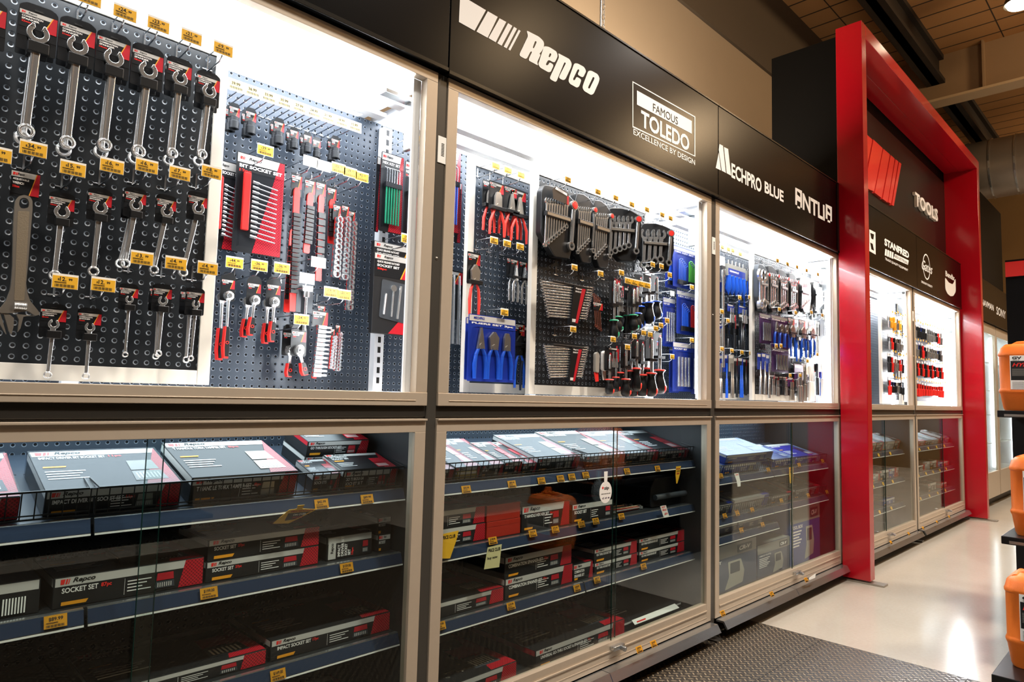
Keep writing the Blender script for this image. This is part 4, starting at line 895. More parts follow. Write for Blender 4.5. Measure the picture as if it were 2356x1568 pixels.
def plier(t, w, L, grip, open_=.3, head=CHROME, jaw='flat', loc=(0, 0, 0), split=.38, gr=.0055):
    """jaws up, handles down, origin at the joint top"""
    hz = -L*split; jw = w*.28
    out = {'flat': [(-jw, hz), (-jw*.9, -L*.1), (-jw*.45, 0), (jw*.45, 0), (jw*.9, -L*.1), (jw, hz)], 'needle': [(-jw, hz), (-jw*.6, -L*.15), (-jw*.18, L*.06), (jw*.18, L*.06), (jw*.6, -L*.15), (jw, hz)],
           'cut': [(-jw*1.1, hz), (-jw*1.4, -L*.12), (-jw*.3, 0), (jw*.3, 0), (jw*1.4, -L*.12), (jw*1.1, hz)]}[jaw]
    M().prism(out, -.006, .004).lathe([(.0001, -.009), (jw*.6, -.009), (jw*.6, -.006)], (0, 0, hz*.85), 'y', 14).box(-.0006, .0006, -.0064, -.006, hz*.7, -L*.01).build('jaws', head, t, loc=loc, bevel=.001)
    for s in (-1, 1):
        M().tube([(s*jw*.5, 0, hz*.95), (s*w*.34, 0, hz-L*.12), (s*w*(.34+open_*.35), 0, hz-L*.32), (s*w*(.28+open_*.5), 0, -L)], [gr*.8, gr, gr*1.15, gr*.9], 8).build('handle_grip', grip, t, smooth=60, loc=loc)
def plier_card(px, py, wp, hp, y, label, grip=CORAL, jaw='flat', card=.5, title='PLIERS', sub='200mm', grp=None, open_=.3, head=STEEL):
    c, w, h = size(px, py, wp, hp, y); t = thing('carded_pliers', label, 'pliers', (c.x, y, c.z), group=grp)
    M().prism(rnd([(-w/2, -h*card), (w/2, -h*card), (w/2, 0), (-w/2, 0)], .003), .007, .009).build('hang_card', CARD, t); header(t, -w*.47, w*.47, -h*.03, h*.17, .0064, title, sub)
    M().box(-w*.5, w*.5, -.012, .007, -h*card*1.03, -h*card*.9).build('retaining_clip', BLACK, t, bevel=.001)
    plier(t, w*.85, h*.80, grip, open_, head, jaw, loc=(0, -.002, -h*.2)); return t
for px, py, wp, hp, dy, l in [(1127, 415, 26, 118, .03, 'first of the red handled pliers on a card, far left'), (1146, 418, 34, 125, 0, 'second of the red handled pliers, with angled jaws'), (1178, 428, 30, 120, 0, 'third of the red handled pliers, needle nosed'),
                           (1161, 424, 22, 116, .03, 'red handled pliers half hidden behind the third'), (1196, 436, 36, 122, 0, 'fourth of the red handled pliers, with bent hook jaws'), (1189, 432, 24, 118, .03, 'red handled pliers half hidden behind the fourth')]:
    plier_card(px, py, wp, hp, .19+dy, l, jaw='needle' if 'needle' in l or 'bent' in l else 'flat', card=.52, open_=.6)
plier_card(1094, 580, 30, 145, .19, 'single red handled side cutter on a tall black card', jaw='cut', card=.5, title='SIDE CUTTER', open_=.25)
for px, py, l in [(1187, 595, 'small chrome pliers on a card, left one of the silver pair'), (1207, 600, 'small chrome pliers on a card, right one of the silver pair'), (1178, 592, 'small chrome pliers behind the silver pair')]:
    plier_card(px, py, 18, 100, .19 if 'behind' not in l else .22, l, grip=CHROME, jaw='needle', card=.45, head=CHROME, title='PLIERS', open_=.1)
def pliers3(t, w, h):
    for i, (x, jw) in enumerate(((-.27, 'needle'), (.0, 'cut'), (.28, 'flat'))):
        plier(t, w*.26, h*.72, BLUE, .3, STEEL, jw, loc=(x*w, -.006, -h*.24), gr=.008)
    M().box(-.45*w, .45*w, -.0135, -.012, -h*.62, -h*.6).build('tray_rib', FILM, t)
for px, py, wp, hp, y, l in [(1135, 728, 108, 150, .165, 'blue blister pack of three pliers, front one'), (1122, 735, 96, 140, .205, 'blue blister pack of pliers behind the front one')]:
    t = clam(px, py, wp, hp, y, l, title='PLIERS SET 3pc', field=BLUEP, accent=None, band=BAND, body=pliers3, logo=False, d=.03)
    m = M(); put_text(m, 'MECHPRO', -.1, -.045, -.018, -.008, -.0002, .03); m.build('brand_print', BLUEP, t)
for px, py, l in [(1197, 742, 'black and blue pliers behind the blue pack, left one'), (1210, 748, 'black and blue pliers behind the blue pack, right one')]:
    plier_card(px, py, 28, 150, .20, l, grip=BLUE if 'left' in l else mat('navy_grip', '#15233f', .5), jaw='cut', card=.35, head=BLACK, title='CUTTER')
# rear board left of the second cabinet
clam(1040, 345, 44, 190, .36, 'blister pack of blue sleeved hex keys right of the first post', title='HEX KEY SET', body=thandle_body(BLUE))
clam(1057, 420, 14, 140, .38, 'blister pack with ring sockets beside the blue hex keys', title='')
t = thing('extension_bar_pack', 'pack of long chrome extension bars right of the first post', 'tool set', tuple(at(1040, 620, .35)))
m = M()
for x in (-.05, -.02, .012, .04): m.tube([(x, 0, -.02), (x*1.05, 0, -.13), (x*1.05, 0, -.3)], [.004, .007, .010], 8)
m.build('bars', mat('white_chrome', '#e9edf0', .2, .9), t, smooth=40); M().box(-.07, .07, .01, .012, -.2, .0).build('hang_card', CARD, t); header(t, -.065, .065, -.005, .05, .0094, 'PULL BAR', ''); M().tube([(-.07, -.003, -.23), (-.075, -.003, -.28), (-.07, -.003, -.33)], [.005, .009, .006], 8).build('red_grip', CORAL, t, smooth=60)
# spanner racks
def rack(px, py, wp, hp, y, label, n=8, rz=0, red=True, ratchet_=True, shell=BLACK, depth=.035, handle=None):
    c, w, h = size(px, py, wp, hp, y); t = thing('spanner_rack', label, 'spanner rack', (c.x, y, c.z), rot=(0, 0, rz))
    M().prism(rnd([(-w*.5, -h*.12), (-w*.42, -h*.02), (-w*.1, 0), (w*.2, -.03*h), (w*.5, -h*.12), (w*.52, -h*.55), (w*.35, -h*.98), (-w*.1, -h), (-w*.5, -h*.72)], .01), .004, depth).build('rack_shell', shell, t, bevel=.003)
    M().box(-w*.45, w*.28, -.014, .004, -h*.47, -h*.40).build('rack_clip', shell, t, bevel=.002)
    m = M(); m.m(0).quad((-w*.42, -.0146, -h*.455), (w*.25, -.0146, -h*.455), (w*.25, -.0146, -h*.415), (-w*.42, -.0146, -h*.415)); m.build('rack_label', STEEL, t)
    for i in range(n):
        L = h*(.62-.035*i); ww = w/n*.50; s = span_mesh(L, ww); s.build('spanner', CHROME, t, smooth=50, loc=(-w*.40+w*.66*i/n, -.006, -h*.26+h*.008*i), rot=(0, .04, 0))
    if ratchet_:
        m = M().lathe([(.0001, -.01), (w*.10, -.01), (w*.1, .004)], (w*.38, -.004, -h*.2), 'y', 16).tube([(w*.38, -.004, -h*.24), (w*.33, -.004, -h*.75)], w*.05, 8).ring((w*.33, -.004, -h*.8), w*.09, w*.05, -.006, .006); m.build('ratchet_spanner', CHROME, t, smooth=50)
        M().lathe([(.0001, -.0125), (w*.075, -.012), (w*.075, -.0095)], (w*.38, -.004, -h*.2), 'y', 16).build('end_cap', LRED, t)
    return t
rack(1289, 432, 78, 160, .085, 'leftmost spanner rack with a printed plate and silver spanners', 9)
rack(1349, 447, 44, 158, .085, 'second spanner rack with a red capped ratchet spanner', 6)
rack(1388, 462, 42, 155, .085, 'third spanner rack with a red capped ratchet spanner', 6)
rack(1438, 478, 50, 122, .060, 'fourth spanner rack, turned sideways, showing its black flank', 5, rz=-.5, depth=.045)
rack(1513, 513, 46, 112, .060, 'fifth spanner rack, turned sideways, near the blue packs', 4, rz=-.55, depth=.045)
t = thing('swatch_card', 'printed spanner set card with a white and red top on the leftmost rack', 'header card', tuple(at(1290, 438, .068)))
M().prism([(-.045, -.045), (.05, -.05), (.05, -.005), (.03, .004), (-.03, .012), (-.05, -.005)], -.0006, .0006).build('card', mat('brown_card', '#3b3029', .4), t); mm = M().m(0).prism([(-.035, -.002), (.04, -.014), (.04, -.004), (-.028, .009)], -.0012, -.0006); mm.m(1).prism([(.04, -.05), (.052, -.05), (.052, -.012), (.04, -.016)], -.0013, -.0006).build('card_print', [WHITE, REDP], t)
def fan(px, py, wp, hp, y, label, n=13, lx=.55, tilt=.05):
    c, w, h = size(px, py, wp, hp, y); t = thing('spanner_fan', label, 'spanner set', (c.x, y, c.z))
    sh = []
    for i in range(n):
        z = -h*(.06+.88*i/n); L = w*(1.0-.30*i/n); ww = h/n*.52
        o = span_mesh(L*.93, ww).build('spanner', CHROME, t, smooth=50, loc=(-w*.5+w*.10*i/n*1.4+.004, -.010-.001*(i % 2), z), rot=(0, -math.pi/2-.05, 0))
    M().box(-w*.30, w*.42, -.012, .008, -h*.03, .006).build('rack_top', BLACK, t, bevel=.002)
    M().prism([(w*.0, -h), (w*.14, -h), (w*.30, 0), (w*.06, 0)], -.019, .0).build('rack_spine', BLACK, t)
    M().add([(w*.085, -.0196, -h*.96), (w*.13, -.0196, -h*.96), (w*.27, -.0196, -h*.05), (w*.20, -.0196, -h*.05)], [(0, 1, 2, 3)]).build('red_panel', REDP, t)
    m = M().m(0); put_text(m, 'Repco', w*.085, w*.20, -h*.10, -h*.05, -.0194, .02, .2); put_text(m, 'SPANNER SET', w*.08, w*.19, -h*.17, -h*.13, -.0194, .02)
    for k in range(8): m.box(w*.03+k*w*.009, w*.036+k*w*.009, -.0196, -.0193, -h*.94, -h*.86)
    m.build('lettering', [WHITE], t)
    return t
fan(1306, 655, 128, 90, .09, 'upper fan of spanners lying crosswise in a black and red holder')
fan(1302, 797, 108, 82, .09, 'lower fan of spanners lying crosswise in a black and red holder')
c = at(1371, 690, .085); t = thing('carded_spanner_set', 'four long copper toned spanners on a small black and red card', 'spanner set', tuple(c))
for i in range(4): span_mesh(.135, .0075).build('spanner', BROWNR, t, smooth=50, loc=(-.022+.013*i, -.005, .02-.005*i), rot=(0, -.12, 0))
M().box(-.032, .036, -.010, .0, -.045, -.012).build('clip_card', CARD, t); header(t, -.032, .036, -.014, .03, -.0106, 'LINE SPANNER', '4pc')
for k, (x0, y0, x1, y1, l) in enumerate([(1372, 815, 1376, 862, 'grey folding tool hanging beside the lower spanner fan'), (1389, 812, 1387, 868, 'white handled folding tool beside the lower spanner fan')]):
    a = at(x0, y0, .07); t = thing('folding_tool', l, 'folding tool', tuple(a))
    M().prism(rnd([(-.014, -.075), (.012, -.08), (.015, -.0), (.0, .012), (-.014, .004)], .008), -.008, .006).build('handle', mat('grey_handle', '#9a958d', .4) if k == 0 else WHITE, t, bevel=.003)
    M().prism([(-.012, -.078), (.012, -.078), (.016, -.115), (.0, -.118)], -.003, .003).build('blade_cover', LRED if k == 0 else CHROME, t)
def screwdriver(px, y0, y1, y, label, grip=BLACK, cap=GREEN, sw=12, yt=None, grp=None, card=True):
    """shaft up, handle down; y0 collar px, y1 handle end px, yt shaft top px"""
    c = at(px, y0, y); b = at(px, y1, y); L = c.z-b.z; T = at(px, yt, y).z-c.z; r = (at(px+sw/2, y0, y).x-at(px-sw/2, y0, y).x)/2
    t = thing('screwdriver', label, 'screwdriver', tuple(c), group=grp)
    M().tube([(0, 0, 0), (0, 0, T*.96), (0, 0, T)], [r*.3, r*.3, r*.18], 8).build('shaft', CHROME, t, smooth=50)
    M().lathe([(.0001, 0), (r*.8, -.001), (r*.95, -L*.04), (r*.62, -L*.16), (r*.75, -L*.35), (r*1.05, -L*.62), (r*1.0, -L*.85), (r*.7, -L*.98), (.0001, -L)], (0, 0, 0), 'z', 12).build('grip', grip, t, smooth=60)
    M().lathe([(r*.82, .0015), (r*1.0, -.001), (r*1.0, -L*.05), (r*.75, -L*.07)], (0, 0, 0), 'z', 12).build('coloured_collar', cap, t, smooth=60)
    M().lathe([(r*.2, -L*.97), (r*.62, -L*.84), (r*.68, -L*.68), (r*.2, -L*.52)], (r*.36, -r*.42, 0), 'z', 10).build('coloured_inlay', cap, t, smooth=60)
    if card:
        M().box(-r*1.3, r*1.3, r*.5, r*.5+.001, T*.35, T*1.15).build('hang_card', CARD, t); M().add([(-r*.1, r*.5-.0006, T*.75), (r*1.2, r*.5-.0006, T*.75), (r*1.2, r*.5-.0006, T*1.08), (r*.7, r*.5-.0006, T*1.08)], [(0, 1, 2, 3)]).build('red_print', REDP, t)
        M().box(-r*1.1, r*1.1, -r*.4, r*.5, T*.34, T*.42).build('retaining_clip', BLACK, t)
G_ = [(1413, 736, 779, 645, 'green', 'left one of the green handled screwdrivers'), (1422, 728, 764, 650, 'green', 'green handled screwdriver half hidden behind the left one'), (1444, 725, 770, 660, 'green', 'middle one of the green handled screwdrivers'), (1458, 724, 761, 665, 'green', 'right one of the green handled screwdrivers'),
      (1473, 704, 756, 640, 'blue', 'large blue and black screwdriver, left of the blue ones'), (1483, 697, 745, 640, 'blue', 'blue and black screwdriver, second of the blue ones'), (1494, 695, 745, 640, 'blue', 'blue and black screwdriver, third of the blue ones'), (1511, 693, 734, 640, 'blue', 'blue and black screwdriver, right of the blue ones'),
      (1504, 785, 815, 760, 'blue', 'small blue screwdriver below the blue ones'), (1466, 720, 760, 660, 'blue', 'slim blue screwdriver between the green and blue ones')]
for i, (px, a, b, tt, c, l) in enumerate(G_): screwdriver(px, a, b, (.05, .082, .114)[i % 3], l, BLACK, GREEN if c == 'green' else BLUE, 13, tt)
Rd = [(1402.5, 872, 907, 815, 12), (1417, 867, 901, 800, 11), (1427, 856, 900, 795, 11), (1440, 871, 912, 800, 13), (1451.5, 852, 900, 790, 13), (1457, 867, 911, 800, 13), (1465, 846, 900, 785, 12), (1477.6, 861, 911, 790, 14), (1487, 846, 903, 780, 15), (1499, 857, 912, 780, 14), (1517.6, 850, 906, 775, 15)]
nm = ['leftmost small', 'second small', 'third small', 'fourth, low hanging', 'fifth, behind its neighbour', 'sixth, low hanging', 'seventh, high hanging', 'eighth, low hanging', 'ninth, big high hanging', 'tenth, big low hanging', 'rightmost big']
for i, (px, a, b, tt, s) in enumerate(Rd): screwdriver(px, a, b, (.045, .077, .109)[i % 3], nm[i]+' red and black screwdriver in the bottom row', BLACK, CORAL, s, tt)
# chrome bits cards above the screwdrivers
def smallcard(px, py, wp, hp, y, label, col=CHROME, n=2, field=CARD, acc=REDP, cat='carded tool', name='carded_tool', band=BAND, tl=.6, grp=None):
    c, w, h = size(px, py, wp, hp, y); t = thing(name, label, cat, (c.x, y, c.z), group=grp)
    m = M().m(0).box(-w/2, w/2, .006, .0075, -h*(1-tl)-.0, 0).m(1).quad((-w*.47, .0054, -h*.09), (w*.47, .0054, -h*.09), (w*.47, .0054, -h*.02), (-w*.47, .0054, -h*.02))
    m.m(2).add([(0, .0053, -h*(1-tl)), (w*.48, .0053, -h*(1-tl)), (w*.48, .0053, -h*.02), (w*.3, .0053, -h*.02)], [(0, 1, 2, 3)]); m.build('hang_card', [field, band, acc], t)
    m = M()
    for i in range(n):
        x = (-.3+.6*(i+.5)/n)*w if n > 1 else 0; m.tube([(x, 0, -h*.2), (x, 0, -h*.55), (x, 0, -h*.56), (x, 0, -h)], [w*.10/n**.5, w*.08/n**.5, w*.13/n**.5, w*.16/n**.5], 8)
    m.build('tool', col, t, smooth=50); return t
for i, (px, py) in enumerate([(1417, 640), (1447, 662), (1465, 665), (1430, 655)]):
    smallcard(px, py, 15, 62, .08, ['small carded bit holder above the left green screwdriver', 'small carded bit holder, left of the red marked pair', 'small carded bit holder, right of the red marked pair', 'small carded bit holder between two screwdriver columns'][i], tl=.55)
smallcard(1415, 800, 24, 45, .05, 'carded bit set with a red corner above the leftmost red screwdrivers', tl=.3)
# blue packs on the rear board, right end of the second cabinet
def hexbody(c1, c2):
    def f(t, w, h):
        for s, c in ((-1, c1), (1, c2)):
            m = M()
            for i in range(6): m.tube([(s*w*.2+(-.12+.05*i)*w, -.010, -h*(.85)), (s*w*.2+(-.12+.05*i)*w, -.010, -h*(.34+.03*i)), (s*w*.2+(-.06+.05*i)*w, -.010, -h*(.30+.03*i)), (s*w*.2+(.02+.04*i)*w, -.010, -h*(.31+.03*i))], w*.014, 6)
            m.build('hex_keys', c, t, smooth=50); M().box(s*w*.2-w*.15, s*w*.2+w*.17, -.014, -.004, -h*.92, -h*.82).build('key_holder', BLACK, t)
    return f
def toolbody(t, w, h):
    m = M()
    for i in range(4): m.tube([((-.27+.18*i)*w, -.009, -h*.9), ((-.27+.18*i)*w, -.009, -h*.6), ((-.27+.18*i)*w, -.009, -h*.3)], [w*.06, w*.035, w*.05], 8)
    m.build('tools', CHROME, t, smooth=50)
def bluepack(px, py, wp, hp, y, label, body=toolbody, title='TOOL SET', f=BLUEP):
    return clam(px, py, wp, hp, y, label, title=title, field=f, accent=None, band=BAND, body=body, logo=False, d=.02)
bluepack(1578, 572, 56, 92, .34, 'blue blister pack of blue and green hex keys', hexbody(BLUE, LIME), 'HEX KEY SET')
bluepack(1545, 575, 26, 88, .37, 'blue blister pack half hidden left of the blue and green keys', hexbody(BLUE, LIME), 'HEX KEY SET')
bluepack(1583, 672, 50, 98, .34, 'blue blister pack of blue and red hex keys', hexbody(BLUE, LRED), 'HEX KEY SET')
bluepack(1540, 685, 28, 112, .37, 'blue and clear blister pack left of the blue and red keys', toolbody, 'KEY SET')
bluepack(1570, 788, 42, 112, .34, 'tall blue blister pack of sockets, lowest on the rear board', toolbody, 'SOCKET SET')
bluepack(1552, 795, 22, 108, .38, 'tall blue blister pack behind the lowest one', toolbody, '')
bluepack(1598, 790, 14, 116, .37, 'slim blue blister pack at the right jamb', toolbody, '')
hooks([(1547, 675, '', 'blank ticket on a peg hook above the red hex keys'), (1592, 660, '19.99', 'white ticket on a peg hook right of the blue packs'), (1592, 782, '19.99', 'pale ticket on a peg hook above the lowest blue pack'), (1547, 820, '19.99', 'pale ticket on a peg hook left of the lowest blue pack'), (1537, 560, '19.99', 'pale ticket above the half hidden blue pack')], YR, .27, 'b', w=.040)
# ------------------------------------------------------------------ third cabinet
hk = [(1662, 568), (1676, 573), (1686, 576), (1703, 584), (1702, 684), (1725, 684), (1661, 716), (1675, 737), (1661, 802), (1684, 806), (1707, 810), (1727, 812)]
wl = ['first in the top row', 'second in the top row', 'third in the top row', 'last in the top row', 'below the blue ratchet rack', 'below the second blue rack', 'beside the long wrench', 'above the blue clamshell', 'first in the bottom row', 'second in the bottom row', 'third in the bottom row', 'last in the bottom row']
hooks([(a, b, '19.99', l+', tiny ticket on the blue tool panel') for (a, b), l in zip(hk, wl)], YG, .15, 'c', w=.038)
hk = [(1789, 599), (1812, 607), (1834, 614), (1856, 622), (1882, 631), (1793, 711), (1831, 719), (1867, 718), (1892, 725), (1786, 795), (1797, 795), (1818, 863), (1841, 863), (1881, 815), (1858, 830)]
wl = ['first in the top row', 'second in the top row', 'third in the top row', 'fourth in the top row', 'last in the top row', 'first in the second row', 'second in the second row', 'third in the second row', 'last in the second row', 'left of a touching pair', 'right of a touching pair', 'first in the bottom row', 'second in the bottom row', 'near the red column', 'above the white handled cutters']
hooks([(a, b, '24.99', l+', tiny ticket on the panel before the red column') for (a, b), l in zip(hk, wl)], YF, .035, 'c', w=.036)
c = at(1662, 600, .18); t = thing('torque_wrench', 'long chrome wrench with a white card at the top of the blue tool panel', 'wrench', tuple(c))
M().box(-.04, .04, .004, .006, -.03, .03).build('white_card', TICKW, t); M().box(-.02, .02, -.01, .004, -.055, -.03).build('clip', BLACK, t); L = c.z-at(1662, 845, .18).z
M().tube([(0, -.004, -.05), (0, -.004, -.09), (0, -.004, -.1), (0, -.004, -L)], [.014, .016, .008, .011], 10).build('wrench', CHROME, t, smooth=40)
def sdrack(px, py, wp, hp, y, label, n=5):
    c, w, h = size(px, py, wp, hp, y); t = thing('screwdriver_rack', label, 'screwdriver set', (c.x, y, c.z))
    M().box(-w/2, w/2, -.01, .012, -h*.45, -h*.12).build('rack_card', GREYB, t); m = M().m(0).quad((-w*.46, -.0106, -h*.42), (w*.46, -.0106, -h*.42), (w*.46, -.0106, -h*.24), (-w*.46, -.0106, -h*.24)).m(1); put_text(m, 'SCREWDRIVER SET', -w*.4, w*.1, -h*.34, -h*.29, -.0112, .03); m.build('card_print', [BLUEP, WHITE], t)
    for i in range(n):
        x = (-.4+.8*i/(n-1))*w; M().lathe([(.0001, -h*.42), (w*.07, -h*.44), (w*.06, -h*.55), (w*.085, -h*.8), (.0001, -h)], (x, -.004, 0), 'z', 10).build('handle', BLUE, t, smooth=60); M().tube([(x, -.003, -h*.12), (x, -.003, 0)], w*.03, 8).build('shaft_end', CHROME, t)
sdrack(1692, 603, 42, 80, .18, 'rack of five blue screwdrivers beside the long wrench'); sdrack(1724, 616, 14, 72, .19, 'second rack of blue screwdrivers at the cream border', 3)
DK = mat('dark_steel', '#55585c', .3, .9)
def cluster(L, y, name, cat):
    for px, py, wp, hp, col, n, l, *r in L:
        smallcard(px, py, wp, hp, y+.012*random.random(), l, col, n, name=name, cat=cat, field=r[0] if r else CARD, acc=r[1] if len(r) > 1 else REDP)
cluster([(1684, 700, 16, 42, CHROME, 2, 'blue topped card of small tools below the blue rack', BLUEP, BLUEP), (1712, 704, 20, 40, CHROME, 2, 'wide blue topped card below the second rack', BLUEP, BLUEP),
         (1690, 722, 11, 82, DK, 1, 'dark socket extension, left of three long ones'), (1708, 722, 12, 82, DK, 2, 'ribbed dark socket strip, middle of three long ones'), (1723, 726, 10, 78, DK, 1, 'chrome bar tool, right of three long ones'),
         (1658, 745, 22, 52, CHROME, 3, 'blue pack of four small spanners by the post', BLUEP, BLUEP),
         (1656, 815, 18, 100, CHROME, 2, 'tall blue pack in the bottom row, nearest the post', BLUEP, BLUEP), (1672, 815, 10, 100, BLUE, 1, 'slim blue pack in the bottom row, second from the post', BLUEP, BLUEP), (1685, 815, 12, 100, STEEL, 2, 'tall grey pack in the bottom row', GREYB, GREYB),
         (1695, 822, 9, 92, DK, 1, 'slim dark file pack in the bottom row'), (1706, 822, 12, 92, BLUE, 2, 'blue and black pack in the bottom row', CARD, BLUEP), (1716, 825, 9, 84, DK, 1, 'dark ribbed strip in the bottom row'), (1726, 826, 9, 88, DK, 1, 'dark bar at the end of the bottom row')], .18, 'carded_tool', 'carded tool')
rack(1757, 608, 22, 108, .09, 'grey backed ratchet spanner rack at the cream border', 2, shell=DGREY, ratchet_=True)
rack(1780, 612, 20, 106, .09, 'ratchet spanner rack with a purple label, first of three', 3, shell=BLACK); rack(1803, 620, 19, 100, .09, 'ratchet spanner rack with a purple label, second of three', 3); rack(1826, 628, 18, 95, .09, 'ratchet spanner rack with a purple label, third of three', 3)
rack(1854, 640, 26, 78, .085, 'dense rack of thin copper toned spanners', 7, ratchet_=False); rack(1886, 650, 26, 72, .085, 'dense spanner rack nearest the red column', 7, ratchet_=False)
def ppack(px, py, wp, hp, y, l, f=PURP, body=toolbody): return clam(px, py, wp, hp, y, l, title='PLIERS SET', field=f, accent=None, band=GREYB, body=body, logo=False, d=.02)
ppack(1761, 722, 26, 68, .07, 'clear and purple pack with a silver gauge at the cream border'); ppack(1796, 728, 42, 72, .06, 'purple blister pack of pliers in the middle of the panel', body=pliers3)
for i, (px, py, h, l) in enumerate([(1823, 730, 90, 'first of the blue handled grip pliers beside the purple pack'), (1836, 733, 98, 'second of the blue handled grip pliers'), (1848, 735, 85, 'third of the blue handled grip pliers, red marked card'), (1858, 738, 85, 'fourth of the blue handled grip pliers'), (1869, 740, 75, 'last of the blue handled grip pliers')]):
    plier_card(px, py, 15, h, (.05, .085)[i % 2], l, grip=BLUE, jaw='flat' if i % 2 else 'cut', card=.42, title='PLIERS', open_=.1)
ppack(1795, 800, 38, 56, .065, 'small purple pack of four blue precision pliers', body=toolbody)
cluster([(1750, 812, 10, 94, CHROME, 1, 'long chrome spanner on a blue card, first of three at the border', BLUEP, BLUEP), (1760, 812, 10, 94, CHROME, 1, 'long chrome spanner on a blue card, second of three', BLUEP, BLUEP), (1769, 815, 10, 100, CHROME, 1, 'long chrome spanner on a blue card, third of three', BLUEP, BLUEP),
         (1779, 862, 12, 46, CHROME, 2, 'short bundle of chrome sockets, left of two', CARD), (1789, 865, 12, 46, CHROME, 2, 'short bundle of chrome sockets, right of two', CARD), (1800, 865, 10, 42, DK, 1, 'dark socket card between the chrome bundles'), (1808, 866, 10, 44, CHROME, 2, 'chrome socket card right of the dark one'),
         (1822, 868, 14, 52, STEEL, 2, 'purple and red card of chisels, swung aside', PURP, REDP), (1840, 838, 20, 88, CHROME, 2, 'tall purple pack of tools near the bottom', PURP, PURP), (1852, 836, 12, 86, STEEL, 1, 'slim grey pack beside the tall purple one', GREYB, GREYB),
         (1866, 822, 18, 100, WHITE, 2, 'white cutter pack, left of two', TICKW, TICKW), (1880, 818, 10, 90, DK, 1, 'black handled snips hanging open'), (1892, 815, 12, 100, WHITE, 1, 'white cutter pack at the right edge', TICKW, TICKW),
         (1900, 712, 12, 60, CHROME, 2, 'grey card of sockets beside the red column', GREYB, GREYB), (1905, 770, 12, 50, CHROME, 2, 'second grey card of sockets beside the red column', GREYB, GREYB), (1908, 850, 12, 72, CHROME, 1, 'pink and clear card beside the red column', GREYB, LRED)], .075, 'carded_tool', 'carded tool')
cr = random.Random(3)
for rn, y0, y1, hh in (('top', 628, 655, 82), ('second', 728, 742, 78), ('third', 835, 842, 78)):
    for i in range(9):
        px = 1832+i*8.2; py = y0+(y1-y0)*i/9; col = cr.choice([CHROME, CHROME, DK, BLUE if rn != 'top' else CHROME, STEEL])
        smallcard(px, py, 8.5, hh*cr.uniform(.8, 1.1), .115, 'narrow carded tool behind the %s row before the red column' % rn, col, 1, field=cr.choice([CARD, GREYB, PURP, CARD]), acc=cr.choice([REDP, BLUEP, TICKW]), grp='tools behind the %s row before the red column' % rn)
for i in range(7):
    px = 1650+i*12.5; smallcard(px, 640+i*3, 9, 70, .225, 'narrow blue topped tool behind the blue rack row', cr.choice([CHROME, DK, BLUE]), 1, field=BLUEP, acc=BLUEP, grp='tools behind the blue rack row')
    smallcard(px, 735+i*2, 9, 72, .225, 'narrow dark tool behind the middle row of the blue panel', cr.choice([CHROME, DK, DK]), 1, field=CARD, acc=BLUEP, grp='tools behind the middle row of the blue panel')
# ------------------------------------------------------------------ cabinets inside the portal: small rows
rows = [('top', 1.92, .13), ('second', 1.74, .13), ('third', 1.56, .14), ('bottom', 1.36, .13)]
cols = [(CHROME, CARD, REDP), (DK, BLUEP, BLUEP), (CHROME, TICKW, TICKW), (LRED, CARD, REDP), (DK, CARD, CARD), (CHROME, GREYB, REDP)]
for nm_, X0, X1, y, n in (('front panel of the first portal cabinet', 6.31, 6.76, .055, 6), ('rear panel of the first portal cabinet', 5.66, 6.26, .2, 8), ('front panel of the last portal cabinet', 7.05, 8.28, .09, 14)):
    for rn, z, h in rows:
        for i in range(n):
            x = X0+(X1-X0)*(i+.5)/n+random.uniform(-.01, .01); c, f, a_ = random.choice(cols)
            if rn == 'top' and 'front panel of the first' in nm_ and i in (1, 2, 4): c, f, a_ = YELP, YELP, YELP
            if rn == 'bottom' and 'last' in nm_: c, f, a_ = (LRED, CARD, CARD)
            if rn == 'third' and 'last' in nm_: c, f, a_ = (LRED, CARD, CARD) if i % 2 else (DK, CARD, CARD)
            h = (.13, .14)[rn == 'third']*random.uniform(.85, 1.2); w = (X1-X0)/n*random.uniform(.7, .95); t = thing('carded_tool', 'small carded tool, %s row, %s' % (rn, nm_), 'carded tool', (x, y, z+h/2), group='%s row of the %s' % (rn, nm_))
            M().m(0).box(-w/2, w/2, .006, .0075, -h*.45, 0).m(1).box(-w*.45, w*.45, .0052, .006, -h*.14, -h*.02).build('hang_card', [f, BAND], t)
            M().tube([(0, 0, -h*.2), (0, 0, -h*.5), (0, 0, -h*.52), (0, 0, -h)], [w*.16, w*.12, w*.26, w*.22], 8).build('tool', c, t, smooth=50)
            hx = thing('peg_hook', 'tiny ticketed peg hook, %s row, %s' % (rn, nm_), 'peg hook', (x, y, z+h/2+.012), group='hooks, %s row of the %s' % (rn, nm_))
            M().tube([(0, .05, 0), (0, -.03, 0)], .002, 5).build('hook_arm', WIRE, hx); M().box(-.014, .014, -.032, -.03, -.006, .012).build('price_ticket', YEL, hx)
t = thing('extension_bars', 'bundle of long chrome bars in the first cabinet inside the portal', 'bars', (6.74, .065, 1.80))
for dx in (-.03, 0, .03): M().tube([(dx, 0, 0), (dx*1.4, 0, -.48)], .009, 8).build('bar', CHROME, t, smooth=40)
